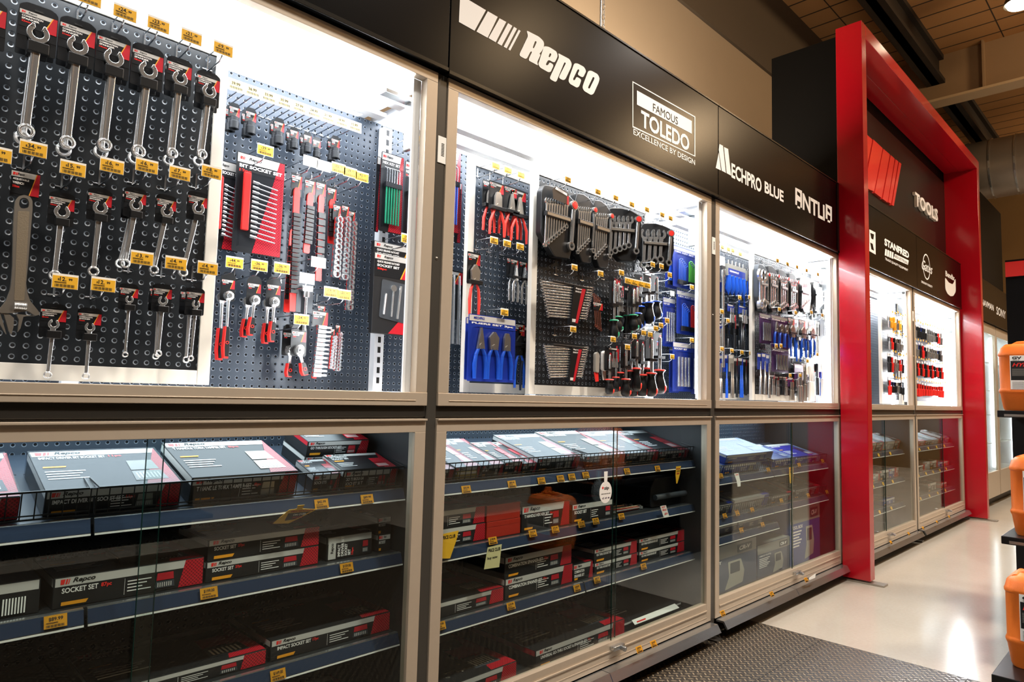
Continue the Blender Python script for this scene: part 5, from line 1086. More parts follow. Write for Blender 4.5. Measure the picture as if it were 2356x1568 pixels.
#@@LOWER
# ------------------------------------------------------------------ shelves of the lower cabinets
SLOPE = math.radians(16)
def shelf(label, x0, x1, zt, slope=False, split=True, y0=.10, y1=.52, lipz=.034):
    t = thing('shelf', label, 'shelf', (x0, y0, zt)); w = x1-x0; rx = SLOPE if slope else 0
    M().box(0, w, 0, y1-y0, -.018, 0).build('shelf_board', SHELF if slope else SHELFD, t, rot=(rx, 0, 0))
    if slope:
        m = M()
        for i in range(int(w/.03)):
            m.box(.01+i*.03, .025+i*.03, .28, .284, .0002, .0006)
        m.build('slots', INK, t, rot=(rx, 0, 0))
    ps = [(0, w/2-.004), (w/2+.004, w)] if split else [(0, w)]
    m = M()
    for a, b in ps: m.m(0).prism([(-.004, .002), (-.014, .001), (-.026, -lipz), (-.018, -lipz-.003), (-.008, -.004), (-.004, -.006)], a, b, 'x').m(1).quad((a, -.0152, -.001), (b, -.0152, -.001), (b, -.0262, -lipz+.003), (a, -.0262, -lipz+.003)).m(2).box(a, b, -.0275, -.0262, -lipz-.003, -lipz+.001)
    m.build('price_rail', [ALU, LIP, TICKW], t); return t
def basket(label, x0, x1, z, h=.065, y=.096, lean=.012):
    t = thing('wire_basket_front', label, 'wire basket', (x0, y, z)); w = x1-x0
    M().tube([(0, .02, h), (0, 0, h*.0+.004), (0, 0, .004)], .0022, 6).tube([(.0, .06, h+.015), (.004, -lean, h), (w-.004, -lean, h), (w, .06, h+.015)], .0026, 6).tube([(0, 0, .003), (w, 0, .003)], .0026, 6).tube([(0, -lean*.15, .012), (w, -lean*.15, .012)], .0018, 6).build('wire_rim', BLACKW, t, smooth=60)
    m = M(); n = int(w/.026)
    for i in range(n+1): m.tube([(w*i/n, 0, .003), (w*i/n, -lean, h)], .0015, 5, False)
    m.build('wire_bars', BLACKW, t); return t
L1, L2, L3 = P0[0]+.03, P0[1]+.03, P0[2]+.03; HB = .9125
for i, (xa, nm_) in enumerate(((P0[0], 'in the nearest lower cabinet'), (P0[1], 'in the second lower cabinet'), (P0[2], 'in the third lower cabinet'), (P0[3], 'in the first lower cabinet of the portal'), (P0[4], 'in the last lower cabinet of the portal'))):
    zs = [(.888, 'sloping top shelf '), (.683 if i == 0 else .665, 'middle shelf '), (.433 if i == 0 else .425, 'lowest shelf ')]
    if i == 2: zs = [(.778, 'sloping top shelf '), (.558, 'basket shelf ')]
    if i > 2: zs = [(.80, 'sloping top shelf '), (.56, 'middle shelf '), (.34, 'lowest shelf ')]
    for k, (z, s) in enumerate(zs):
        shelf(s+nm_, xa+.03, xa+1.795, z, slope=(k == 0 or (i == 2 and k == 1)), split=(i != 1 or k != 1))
shelf('short dark shelf above the big grey boxes', P0[2]+.03, 4.16, .458, split=False)
a = P0[0]+HB
basket('wire basket front cut off by the left edge', P0[0]+.03, a-.006, .893); basket('long wire basket front before the tool set boxes', a+.006, P0[1]-.03, .893)
basket('wire basket front on the left of the second cabinet', P0[1]+.03, P0[1]+HB-.006, .893); basket('wire basket front on the right of the second cabinet', P0[1]+HB+.006, P0[2]-.03, .893)
for z, l in ((.782, 'upper'), (.562, 'lower')):
    basket('%s wire basket front, left half of the third cabinet' % l, P0[2]+.03, P0[2]+HB-.006, z, .06); basket('%s wire basket front, right half of the third cabinet' % l, P0[2]+HB+.006, P0[3]-.03, z, .06)
# ------------------------------------------------------------------ boxed tool sets
TOPM = lambda h: Matrix(((1, 0, 0, 0), (0, 0, 1, 0), (0, -1, 0, h), (0, 0, 0, 1)))
def art(t, w, h, mt, title, sub='', big=False, red=.16, pic=1, name='front_print', band=BAND, panel=RDIA, yel='METRIC/AF', logo=True, picm=None, px=None, fields=None):
    b = h*(.14 if big else .30); rw = red*w if not big else .13*w*(red > 0); q = .25*h if not big else .35*h
    m = M().m(0).quad((.003, -.0006, h-b), (w-.003, -.0006, h-b), (w-.003, -.0006, h-.002), (.003, -.0006, h-.002))
    if red: m.m(1).add([(w-rw-q*.5, -.0010, .002), (w-.002, -.0010, .002), (w-.002, -.0010, h-.002), (w-rw+q*.4, -.0010, h-.002)], [(0, 1, 2, 3)])
    if pic:
        pw = min(w*.14, h*1.2) if not big else w*.26; pxx = w-rw-q*.6-pw*1.15 if not big else w-rw-pw*.8; ph = h*.5
        m.m(2).quad((pxx, -.0014, h*.12), (pxx+pw, -.0014, h*.12), (pxx+pw*.95, -.0014, h*.12+ph*.48), (pxx+pw*.05, -.0014, h*.12+ph*.48))
        m.m(3).quad((pxx+pw*.06, -.0014, h*.14+ph*.5), (pxx+pw*.94, -.0014, h*.14+ph*.5), (pxx+pw*.9, -.0014, h*.12+ph*1.05), (pxx+pw*.1, -.0014, h*.12+ph*1.05))
        for i in range(7): m.m(0).box(pxx+pw*(.12+i*.11), pxx+pw*(.17+i*.11), -.0018, -.0014, h*.16, h*.16+ph*.3)
    if yel: m.m(4).quad((w*.05, -.0012, h*.08 if not big else h*.55), (w*.05+min(.05, w*.16), -.0012, h*.08 if not big else h*.55), (w*.05+min(.055, w*.17), -.0012, (h*.08 if not big else h*.55)+min(.008, h*.15)), (w*.052, -.0012, (h*.08 if not big else h*.55)+min(.008, h*.15)))
    m.build(name, [band, panel, picm or DGREY, picm or REDP, YELP], t, mtx=mt)
    m = M(); lh = b*.62
    if logo:
        m.m(1); redbars(m, w*.04, h-b*.8, b*.55, -.0011); m.m(2); put_text(m, 'Repco', w*.04+b*1.15, w*.04+b*1.15+min(w*.2, b*2.2), h-b*.84, h-b*.2, -.0011, .03, .3)
    th = h*(.17 if not big else .07)*(1 if h < .09 or big else .7); th = min(th, .016); m.m(0); z = h-b-th*1.35
    for s in title.split('|'): put_text(m, s, w*.05, w*.05+min(w*.5, th*.62*len(s)), z, z+th, -.0011, .025); z -= th*1.45
    if sub: m.m(1); sw = min(w*.5, th*.62*len(title.split('|')[-1])); put_text(m, sub, w*.05+sw+th*.5, w*.05+sw+th*2.4, z+th*1.45, z+th*2.45, -.0011, .03)
    if w > .2 and not big:
        m.m(0).box(w*.44, w*.442, -.0011, -.001, h*.1, h-b-h*.05)
        for i in range(4): m.box(w*.46, w*(.62-.03*(i % 3)), -.0011, -.001, h*(.52-.11*i), h*(.555-.11*i))
    if big:
        for i in range(4): m.m(0).box(w*.05, w*(.34-.03*(i % 3)), -.0011, -.001, h*(.44-.06*i), h*(.46-.06*i))
    m.build('lettering', [WHITE, LRED, INK], t, mtx=mt)
def tbox(label, x0, x1, z0, h, y0=.12, d=.25, title='SOCKET SET', sub='', slope=False, top=True, front=True, carton=CARTON, grp=None, rz=0, red=.16, pic=1, band=BAND, panel=RDIA, name='boxed_tool_set', cat='tool set', logo=True, wrap=False, picm=None, yel='y', bigt=None, side=None):
    w = x1-x0
    if slope: z0 += (y0-.10)*math.tan(SLOPE)+.0003
    t = thing(name, label, cat, (x0, y0, z0+(.0005)), rot=(SLOPE if slope else 0, 0, rz), group=grp)
    M().box(0, w, 0, d, 0, h).build('carton', carton, t, bevel=.0015)
    kw = dict(red=red, pic=pic, band=band, panel=panel, logo=logo, picm=picm, yel=yel)
    if front: art(t, w, h, Matrix.Identity(4), title, sub, **kw)
    if top: art(t, w, d, TOPM(h), title, sub, big=True, name='top_print', **kw)
    M().m(0).quad((-.0006, .003, h*.7), (-.0006, d-.003, h*.7), (-.0006, d-.003, h-.002), (-.0006, .003, h-.002)).build('side_band', side or band, t)
    if wrap: M().box(-.002, w+.002, -.003, d+.001, -.0003, h+.003).build('plastic_wrap', FILM, t)
    return t
ZS1 = .8885
tbox('dark ribbed box on the sloping shelf, cut off by the left edge', .05, .30, ZS1, .055, title='HEX KEY SET', slope=True, d=.27, wrap=True, pic=1)
tbox('wrapped box with a bit socket set picture on top, left of the torx box', .346, .638, ZS1, .062, title='IMPACT DRIVER BIT SOCKET SET', sub='11pc', slope=True, d=.25, wrap=True, picm=GREYB)
tbox('tall box with the words T HANDLE TORX TAMPER SET on its front', .662, .957, ZS1, .072, title='T HANDLE TORX TAMPER SET', sub='8pc', slope=True, d=.26, picm=STEEL)
tbox('box with a red side at the back of the sloping shelf, upper of two', 1.06, 1.285, ZS1+.054, .05, y0=.255, d=.16, title='GO THROUGH SOCKET SET', slope=True, picm=REDP, side=REDP)
tbox('wrapped small box in front on the sloping shelf, left of the socket set', 1.01, 1.10, ZS1, .055, title='SOCKETS', slope=True, d=.12, wrap=True)
tbox('socket set box in front on the sloping shelf at the right jamb', 1.11, 1.312, ZS1, .060, title='GO THROUGH|SOCKET SET', slope=True, d=.14, picm=REDP)
tbox('low box under the red sided one at the back of the sloping shelf', 1.06, 1.285, ZS1, .05, y0=.27, d=.16, title='SOCKET SET', slope=True, top=False)
t = thing('red_clip_tool', 'red topped tool at the back right of the sloping shelf', 'tool', tuple(at(912, 1012, .36)))
M().prism(rnd([(-.02, -.04), (.02, -.05), (.025, .0), (.01, .022), (-.015, .018)], .008), -.01, .01).build('red_head', LRED, t, bevel=.002); M().box(-.02, .06, .0, .03, -.10, -.01).build('body', BLACK, t, bevel=.004)
Z2 = .6835
tbox('box with a barcode on its front at the left edge of the middle shelf', .10, .353, Z2, .075, title='', red=0, pic=0, yel='', logo=False, d=.2)
b_ = bpy.data.objects[-1] if False else None
mm = M()
for i in range(16): mm.m(1 if i % 2 else 0).box(.285+i*.0028, .2878+i*.0028, .118, .1188, .69, .725)
tag(mm.build('barcode_label', [TICKW, INK]), 'white barcode label on the box at the left edge of the middle shelf', 'label')
tbox('long box with a red end, middle shelf of the nearest cabinet', .378, .712, Z2, .070, title='SOCKET SET', sub='87pc', d=.24)
tbox('flat dark pack lying on top of the long red ended box', .52, .66, Z2+.071, .018, y0=.16, d=.12, title='', front=False, pic=1)
tbox('lower one of two stacked 27pc socket set boxes', .718, 1.045, Z2, .054, title='SOCKET SET', sub='27pc', d=.22, top=False)
tbox('upper one of two stacked 27pc socket set boxes', .720, 1.045, Z2+.055, .056, title='SOCKET SET', sub='27pc', d=.22)
t = tbox('upright bit socket set box with sideways words, between two stacks', 1.078, 1.238, Z2, .070, title='', red=0, pic=1, d=.16, logo=False, y0=.13, yel='')
m = M().m(0).quad((.004, -.0022, .003), (.03, -.0022, .003), (.03, -.0022, .067), (.004, -.0022, .067)).m(1)
def vtext(m, s, x, z0, z1, hh, y, bold=.03):
    me, a, b, c, d = text_mesh(s, bold, 0); k = (z1-z0)/(b-a); kh = hh/(d-c); m.mesh(me, Matrix(((0, -kh, 0, x+kh*d), (0, 0, 0, y), (k, 0, 0, z0-a*k), (0, 0, 0, 1))))
for i, s in enumerate(('IMPACT', 'DRIVER BIT', 'SOCKET', 'SET')): vtext(m, s, .036+i*.012, .008, .008+.006*len(s), .009, -.0025)
m.m(2); vtext(m, '10pc', .084, .008, .03, .009, -.0025); m.m(3); vtext(m, 'Repco', .012, .02, .05, .012, -.0025); m.build('sideways_lettering', [BAND, WHITE, LRED, INK], t)
tbox('lower impact socket set box at the right jamb, middle shelf', 1.262, 1.40-.09+.0, Z2, .054, y0=.13, title='IMPACT SOCKET SET', d=.2, pic=0, red=0, top=False)
tbox('upper impact socket set box at the right jamb, middle shelf', 1.258, 1.31, Z2+.055, .055, y0=.13, title='IMPACT SOCKET SET', d=.2, pic=0, red=0)
Z3 = .4335
tbox('long socket set box with a red end, lowest shelf, left one', .48, .898, Z3, .040, title='SOCKET SET', d=.28, sub='')
bpy.data.objects
tbox('long impact socket set box, lowest shelf beside the post', .910, 1.312, Z3, .058, title='IMPACT SOCKET SET', sub='17pc', d=.30)
tbox('dark box on the cabinet floor at the bottom edge', .95, 1.3, .137, .06, title='', d=.3, y0=.15, pic=0)
# second cabinet, sloping shelf
def lay(x0, x1, h, d, l, title='', **k): return tbox(l, x0, x1, ZS1, h, slope=True, d=d, title=title, **k)
lay(1.40, 1.555, .04, .30, 'pale tool pack at the left jamb of the second cabinet', 'PLIERS SET', picm=WHITE, wrap=True)
lay(1.56, 1.68, .045, .30, 'narrow wrapped tool pack with white bars, second from the left jamb', 'BIT SET', picm=WHITE, wrap=True); lay(1.685, 1.80, .045, .28, 'narrow wrapped tool pack, third from the left jamb', 'BIT SET', picm=STEEL, wrap=True)
lay(1.805, 1.90, .05, .22, 'small red marked box before the wide clear one', 'SOCKET SET', picm=REDP); lay(1.905, 1.985, .04, .24, 'slim black and red box beside the small red marked one', 'BIT SET')
lay(1.99, 2.25, .055, .28, 'wide wrapped box with a clear window over tools', 'WRENCH SET', wrap=True, picm=STEEL)
lay(2.29, 2.58, .05, .32, 'large box right of the basket joint, with red and black top', 'RATCHET SPANNER SET', picm=GREYB); lay(2.585, 2.86, .05, .30, 'large pale topped box, second from the right', 'SCREWDRIVER SET', picm=GREYB, wrap=True)
lay(2.865, 3.14, .048, .30, 'large pinkish topped box at the right end of the sloping shelf', 'DRIVER SET', picm=REDP, wrap=True)
t = tbox('small yellow labelled box behind the left wire basket', 1.565, 1.66, ZS1+.002, .032, y0=.103, d=.014, title='', red=0, pic=0, carton=mat('olive_card', '#8a7a3a', .5), top=False, logo=False, yel='')
Z2 = .6655; RB = mat('red_carton', '#a92a1c', .4)
tbox('lower red ended box at the left jamb, second cabinet', 1.40, 1.722, Z2, .062, title='', sub='', d=.22, top=False, logo=False, yel=''); tbox('upper red ended box at the left jamb, second cabinet', 1.40, 1.718, Z2+.063, .062, title='', d=.22, logo=False, yel='')
tbox('plain red box, lower of two beside the hex key set', 1.73, 1.908, Z2, .060, title='', red=0, pic=0, carton=RB, d=.2, logo=False, band=RB, top=False, yel=''); tbox('plain red box, upper of two beside the hex key set', 1.728, 1.905, Z2+.061, .060, title='', red=0, pic=0, carton=RB, d=.2, logo=False, band=RB, yel='')
tbox('box with the words T HANDLE HEX KEY SET on its front', 1.915, 2.203, Z2, .10, title='T HANDLE HEX KEY SET', sub='9pc', d=.24)
tbox('low box with a red left end, lying behind the round white tag', 2.22, 2.505, Z2, .078, title='SOCKET SET', d=.22, red=0, side=REDP, pic=1)
t = thing('spanner_pile', 'loose pile of chrome spanners and red clips on the middle shelf', 'tools', (2.53, .16, Z2+.001))
for i in range(7): span_mesh(.22-.01*i, .016).build('spanner', CHROME, t, smooth=50, loc=(.03+.02*(i % 3), .03*i, .008+.004*(i % 2)), rot=(math.pi/2, 0, math.radians(-90+random.uniform(-10, 10))))
M().box(.06, .24, .0, .02, .0, .012).build('red_clip', LRED, t, bevel=.002)
c = (2.84, .14, Z2+.001)
t = thing('tool_case', 'black wrapped tool case standing under the yellow triangle tag', 'tool case', c)
M().prism(rnd([(0, 0), (.34, 0), (.34, .10), (.30, .14), (.04, .14), (0, .10)], .015), 0, .16).build('case', BLACK, t, bevel=.004); M().lathe([(.0001, -.03), (.025, -.03), (.028, .0), (.028, .1), (.0001, .1)], (.24, .03, .05), 'y', 16).tube([(.02, -.012, .05), (.3, -.012, .05)], .014, 10).build('pump_barrel', DGREY, t, smooth=40); M().box(-.002, .342, -.018, .162, 0, .144).build('plastic_wrap', FILM, t)
Z3 = .4255
tbox('long low box with a red top, lowest shelf, left jamb', 1.40, 1.826, Z3, .052, title='', sub='', d=.34, logo=False, yel='')
tbox('lower one of two stacked combination spanner set boxes', 1.833, 2.229, Z3, .077, title='COMBINATION SPANNER SET', sub='17pc', d=.24, top=False); tbox('upper one of two stacked combination spanner set boxes', 1.829, 2.221, Z3+.078, .080, title='COMBINATION SPANNER SET', sub='22pc', d=.24)
tbox('small spanner set box squeezed between two stacks', 2.235, 2.367, Z3-.003, .070, title='COMBINATION|SPANNER SET', d=.2, pic=0)
tbox('lower box of the stack right of the glass edge', 2.378, 2.70, Z3, .052, title='GO THRU SOCKET SET', d=.22, top=False); tbox('upper box of the stack right of the glass edge', 2.375, 2.698, Z3+.053, .058, title='GO THRU SOCKET SET', d=.22)
tbox('lower box of the stack at the right jamb', 2.716, 3.12, Z3, .052, title='GO-THRU SCREWDRIVER SET', d=.22, top=False); tbox('upper box of the stack at the right jamb', 2.714, 3.12, Z3+.053, .058, title='GO-THRU SCREWDRIVER SET', d=.22)
FL = .136
def toolsprint(t, w, h, d, n=40):
    m = M(); r_ = random.Random(int(w*1000))
    for i in range(n):
        x = w*r_.uniform(.12, .85); y = d*r_.uniform(.12, .8); m.lathe([(.0001, h+.0016), (.006*r_.uniform(.5, 1.3), h+.0016), (.006, h+.0008)], (x, y, 0), 'z', 8)
        if i % 3 == 0: m.box(x, x+.05*r_.random()+.01, y, y+.004, h+.0008, h+.0016)
    m.build('printed_sockets', STEEL, t)
t = tbox('big socket and spanner set box on the cabinet floor, words on its front', 1.99, 2.578, FL, .072, title='UNIVERSAL GO-THRU SOCKET & SPANNER SET', sub='57pc', d=.38, side=RDIA, pic=1, y0=.10); toolsprint(t, .588, .072, .38)
t = tbox('big tool set box on the cabinet floor at the left jamb', 1.40, 1.885, FL, .062, title='TOOL SET', sub='', d=.38, pic=1, y0=.10); toolsprint(t, .485, .062, .38)
tbox('large flat black box on the cabinet floor, right part', 2.60, 3.11, FL, .035, title='', d=.36, pic=0, red=0, logo=False, yel='', y0=.13)
t = thing('leaflet', 'white leaflet lying at the front of the flat black box', 'leaflet', (2.63, .08, FL+.001)); M().prism([(0, 0), (.38, .0), (.42, .05), (.04, .045)], .036, .038, 'z').build('paper', TICKW, t); M().prism([(.03, .008), (.10, .008), (.115, .02), (.045, .02)], .0382, .0386, 'z').build('red_logo', LRED, t)
# third cabinet
BLB = mat('blue_carton', '#1d3c8c', .3, coat=.3); BAS = mat('pale_blue_top', '#6f86a8', .3)
def lay3(x0, x1, zz, h, d, l, **k): return tbox(l, x0, x1, zz+.0005, h, slope=True, d=d, carton=k.pop('carton', BLB), panel=k.pop('panel', BAS), **k)
lay3(3.23, 3.50, .7785, .045, .22, 'blue wrapped box at the left jamb of the third cabinet', title='TOOL SET', wrap=True, logo=False, picm=GREYB); lay3(3.52, 3.98, .7785, .055, .26, 'wide pale blue wrapped box, lower one of the stack', title='RATCHET SPANNER SET', wrap=True, logo=False, picm=GREYB, top=False)
lay3(3.55, 4.15, .7785+.058, .05, .25, 'wide pale blue wrapped box, upper one of the stack', title='RATCHET SPANNER SET', wrap=True, logo=False, picm=BAS, panel=BAS); lay3(4.18, 4.50, .7785, .05, .26, 'deep blue tool box right of the wide wrapped stack', title='MULTI TOOL SET', logo=False, picm=BLUEP)
lay3(4.52, 4.92, .7785, .05, .24, 'purple blue multi tool box beside the red column', title='MULTI-TOOL SET', logo=False, picm=PURP, carton=mat('violet_carton', '#2b2a9a', .3, coat=.3))
for i, (x0, x1, l) in enumerate([(3.23, 3.42, 'dark wrapped pack in the lower basket, left end'), (3.44, 3.62, 'small purple lidded pack in the lower basket'), (3.63, 4.08, 'long silver wrapped case in the lower basket'), (4.12, 4.45, 'dark red pack in the lower basket, right half'), (4.48, 4.90, 'slim pack in the lower basket beside the red column')]):
    lay3(x0, x1, .5585, .05+.012*(i % 3), .2, l, title='TOOL SET', logo=False, picm=GREYB, carton=CARTON if i != 2 else GREYB, wrap=True, panel=REDP if i > 2 else BLUEP)
for i, (x0, x1) in enumerate(((3.24, 3.42), (3.43, 3.70), (3.71, 4.02))):
    tbox('dark blue flat box on the short shelf, '+['left', 'middle', 'right'][i]+' one', x0, x1, .4585, .045, title='TOOL SET', d=.2, carton=mat('navy_carton', '#182a5c', .35), panel=BLUEP, logo=False, picm=GREYB, pic=1, red=0)
def bigbox(l, x0, x1, h, title, d=.35, carton=SLATE, band=GREYB, y0=.12):
    w = x1-x0; t = thing('boxed_power_tool', l, 'boxed tool', (x0, y0, FL)); M().box(0, w, 0, d, 0, h).build('carton', carton, t, bevel=.002)
    m = M().m(0).quad((.002, -.0006, h*.72), (w-.002, -.0006, h*.72), (w-.002, -.0006, h-.002), (.002, -.0006, h-.002)).m(0).quad((.002, .002, h+.0006), (w-.002, .002, h+.0006), (w-.002, d-.002, h+.0006), (.002, d-.002, h+.0006))
    m.m(1).prism(rnd([(w*.45, h*.05), (w*.75, h*.1), (w*.78, h*.35), (w*.72, h*.62), (w*.5, h*.62), (w*.52, h*.3)], .01), -.0016, -.0008).m(2).prism(rnd([(w*.54, h*.36), (w*.7, h*.36), (w*.7, h*.58), (w*.54, h*.58)], .006), -.0022, -.0016); m.build('front_print', [band, mat('tool_print', '#aaa79a', .4), DGREY], t)
    m = M().m(0); put_text(m, title, w*.05, w*.4, h*.62, h*.68, -.0012, .03)
    for i in range(6): m.box(w*.05, w*(.36-.04*(i % 3)), -.0012, -.001, h*(.56-.05*i), h*(.585-.05*i))
    m.m(1).prism(rnd([(w*.66, h*.76), (w*.92, h*.76), (w*.92, h*.93), (w*.66, h*.93)], .006), -.0014, -.0008); m.m(0); put_text(m, 'CR-V', w*.69, w*.89, h*.80, h*.89, -.0020, .04, .2)
    m.build('lettering', [WHITE, DGREY], t)
bigbox('big slate blue and grey boxed tool set at the left jamb of the third cabinet', 3.23, 3.94, .26, 'TOOL KIT'); bigbox('smaller slate boxed kit with blue straps, middle of the cabinet floor', 3.955, 4.42, .20, 'COMBINATION TOOL KIT 87pc')
bigbox('tall blue and white tool box seen through the red reflection', 4.43, 4.93, .37, 'TOOL BOX', carton=mat('mid_blue_carton', '#2e478c', .35))
# portal cabinets
cl = [CARTON, BLB, RB, CARTON, mat('silver_carton', '#8d8f92', .35)]
for ci, xa in ((3, P0[3]), (4, P0[4])):
    for k, z in enumerate((.80, .56, .34)):
        x = xa+.07; i = 0
        while x < xa+1.72:
            w = random.choice((.18, .24, .3)); h = random.choice((.05, .06, .08)); i += 1
            if k == 2 and i % 2: x += w; continue
            tbox('tool set box on the %s shelf of the %s portal cabinet' % (['sloping', 'middle', 'lowest'][k], ['first', 'last'][ci-3]), x, min(x+w, xa+1.78), z, h, title='SOCKET SET', slope=(k == 0), d=.2, carton=cl[(i+k+ci) % 5], grp='%s shelf boxes, %s portal cabinet' % (['sloping', 'middle', 'lowest'][k], ['first', 'last'][ci-3]), picm=GREYB, red=.2 if i % 2 else 0)
            x += w+.01
# ------------------------------------------------------------------ price tickets on the rails
def rail_ticket(px, py, price, label, y=.076, w=.042, grp=None, ledge=False):
    c = at(px, py, y); m = M(); h = w*.62; m.m(0).quad((-w/2, 0, -h/2), (w/2, 0, -h/2), (w/2, 0, h/2), (-w/2, 0, h/2)); m.box(-w/2, w/2, 0, .0006, -h/2, h/2); m.m(1)
    if price: put_text(m, '$'+price, -w*.3, w*.32, h*.02, h*.34, -.0006, .02)
    for i in range(2): m.box(-w*.4, w*.1, -.0006, -.0003, -h*.08-i*h*.07, -h*.05-i*h*.07)
    for i in range(16): m.box(-w*.4+i*w*.05, -w*.4+i*w*.05+w*(.032 if i % 3 else .018), -.0006, -.0003, -h*.44, -h*.24)
    o = m.build('price_ticket', [YEL, INK], loc=(c.x, y, c.z), rot=(-.34 if not ledge else -.5, 0, 0)); tag(o, label, 'price ticket', grp)
yt = 'yellow $%s ticket on the '
for px, py, pr, l in [(740, 1158, '42.99', 'sloping shelf rail, right of the hanging price sign'), (845, 1147, '89.99', 'sloping shelf rail near the first post'), (798, 1305, '159.00', 'middle shelf rail under the sideways box'), (481, 1363, '199.00', 'middle shelf rail under the red ended box'), (128, 1428, '89.99', 'middle shelf rail at the bottom left'), (640, 1551, '169.00', 'lowest shelf rail at the bottom edge')]:
    rail_ticket(px, py, pr, yt % pr+l, w=.044, y=.0735)
w2 = [(1073, 1125, '93'), (1178, 1113, '85'), (1246, 1105, '74'), (1290, 1100, '59'), (1316, 1096, '39'), (1348, 1092, '49'), (1443, 1083, '61'), (1513, 1077, '34')]
od = ['first', 'second', 'third', 'fourth', 'fifth', 'sixth', 'seventh', 'eighth']
for i, (px, py, pr) in enumerate(w2): rail_ticket(px, py, pr+'.99', '%s ticket from the post, sloping shelf rail, second cabinet' % od[i], y=.0735)
for i, (px, py, pr) in enumerate([(1134, 1243, '149'), (1226, 1226, '143'), (1278, 1217, '72'), (1338, 1205, '72'), (1371, 1198, '51'), (1430, 1187, '29')]): rail_ticket(px, py, pr+'.99', '%s ticket from the post, middle shelf rail, second cabinet' % od[i], y=.0735)
for i, (px, py, pr) in enumerate([(1014, 1439, '119'), (1176, 1393, '139'), (1328, 1352, '149'), (1374, 1333, '69'), (1481, 1302, '48')]): rail_ticket(px, py, pr+'.99', '%s ticket from the post, lowest shelf rail, second cabinet' % od[i], y=.0735)
rail_ticket(1471, 1493, '299.00', 'yellow ticket on the foot ledge of the second cabinet, left one', y=-.072, ledge=True); rail_ticket(1504, 1480, '249.00', 'yellow ticket on the foot ledge of the second cabinet, right one', y=-.072, ledge=True)
for i, (px, py) in enumerate([(1659, 1094), (1768, 1080), (1839, 1069), (1893, 1060)]): rail_ticket(px, py, '99.99', '%s ticket from the post, upper basket rail, third cabinet' % od[i], y=.0735)
for i, (px, py) in enumerate([(1668, 1186), (1697, 1180), (1731, 1172), (1798, 1151), (1860, 1139), (1903, 1131)]): rail_ticket(px, py, '79.99', '%s ticket from the post, lower basket rail, third cabinet' % od[i], y=.0735)
for i, (px, py) in enumerate([(1706, 1219), (1755, 1206)]): rail_ticket(px, py, '59.99', 'yellow ticket on the short shelf rail, %s from the post' % od[i], y=.0735)
rail_ticket(1663, 1410, '249.00', 'yellow ticket on the foot ledge beside the second post', y=-.072, ledge=True); rail_ticket(1776, 1366, '199.00', 'yellow ticket on the foot ledge under the slate boxes', y=-.072, ledge=True); rail_ticket(1855, 1333, '179.00', 'yellow ticket on the foot ledge near the red column', y=-.072, ledge=True)
for px, py in [(2050, 1247), (2091, 1227), (2124, 1214), (2156, 1200), (2184, 1188)]: rail_ticket(px, py, '', 'small yellow ticket on the foot ledge inside the portal', y=-.072, grp='foot ledge tickets inside the portal', ledge=True)
for k, (z, n) in enumerate(((.785, 5), (.545, 6), (.325, 5))):
    for ci in (3, 4):
        for i in range(n):
            x = P0[ci]+.15+i*1.55/n; q = Vector((x, .0735, z)); o = M().box(-.02, .02, 0, .0006, -.013, .013).build('price_ticket', YEL, loc=q, rot=(-.34, 0, 0)); tag(o, 'tiny yellow ticket on the %s shelf rail inside the portal' % ['upper', 'middle', 'lower'][k], 'price ticket', '%s rail tickets inside the portal' % ['upper', 'middle', 'lower'][k])
# ------------------------------------------------------------------ hanging promotion tags
def promo(label, px, py, y, pts, mats, text=(), rot=(0, 0, 0), name='promotion_tag'):
    """pts: outline in metres around the hang point"""
    c = at(px, py, y); t = thing(name, label, 'promotion tag', tuple(c), rot=rot)
    M().prism(pts, -.0005, .0005).build('tag_card', mats[0], t)
    if text:
        m = M()
        for k, (s, x0, x1, z0, z1, mi) in enumerate(text): m.m(mi); put_text(m, s, x0, x1, z0, z1, -.001, .03)
        m.build('lettering', mats[1:], t)
    return t
t = promo('yellow and black price sign hanging askew from the sloping shelf rail', 690, 1168, .05, [(-.010, .012), (.010, .012), (.008, -.004), (.055, -.012), (-.015, -.062), (-.062, -.056), (-.030, -.004), (-.008, -.002)], [YEL, REDP, WHITE, INK], [('PRICEDOWN', -.022, .042, -.016, -.008, 0), ('ON OVER', -.012, .026, -.030, -.022, 1), ('3000', -.012, .018, -.042, -.033, 0)], rot=(.7, 0, -.1))
M().prism([(-.028, -.018), (.036, -.018), (.0, -.046), (-.030, -.048)], -.0008, -.0005).build('black_field', INK, t)
t = promo('round white hanging tag in front of the second cabinet glass', 1394, 1084, -.006, [(-.012, 0), (.012, 0), (.010, -.045)]+[(.042*math.sin(math.radians(a)), -.085-.045*-math.cos(math.radians(a))*1.0) for a in range(20, 341, 16)]+[(-.010, -.045)], [WHITE, INK, PURP], [('zip', -.012, .022, -.078, -.062, 0), ('OWN IT NOW, PAY LATER', -.030, .032, -.094, -.089, 0), ('x2  x4  x6', -.024, .026, -.112, -.104, 1)])
M().lathe([(.0001, -.0012), (.005, -.0012), (.005, -.0005)], (-.020, 0, -.066), 'y', 12).build('dot_logo', LRED, t)
promo('yellow triangular tag on the sloping shelf rail of the second cabinet', 1561, 1072, .055, [(-.022, 0), (.022, 0), (.020, -.04), (.004, -.085), (-.006, -.085), (-.020, -.04)], [YEL, REDP, INK], [('PRICEDOWN', -.018, .018, -.016, -.009, 0), ('ON OVER', -.015, .015, -.028, -.020, 1), ('3000', -.012, .012, -.040, -.031, 0)], rot=(.1, 0, 0))
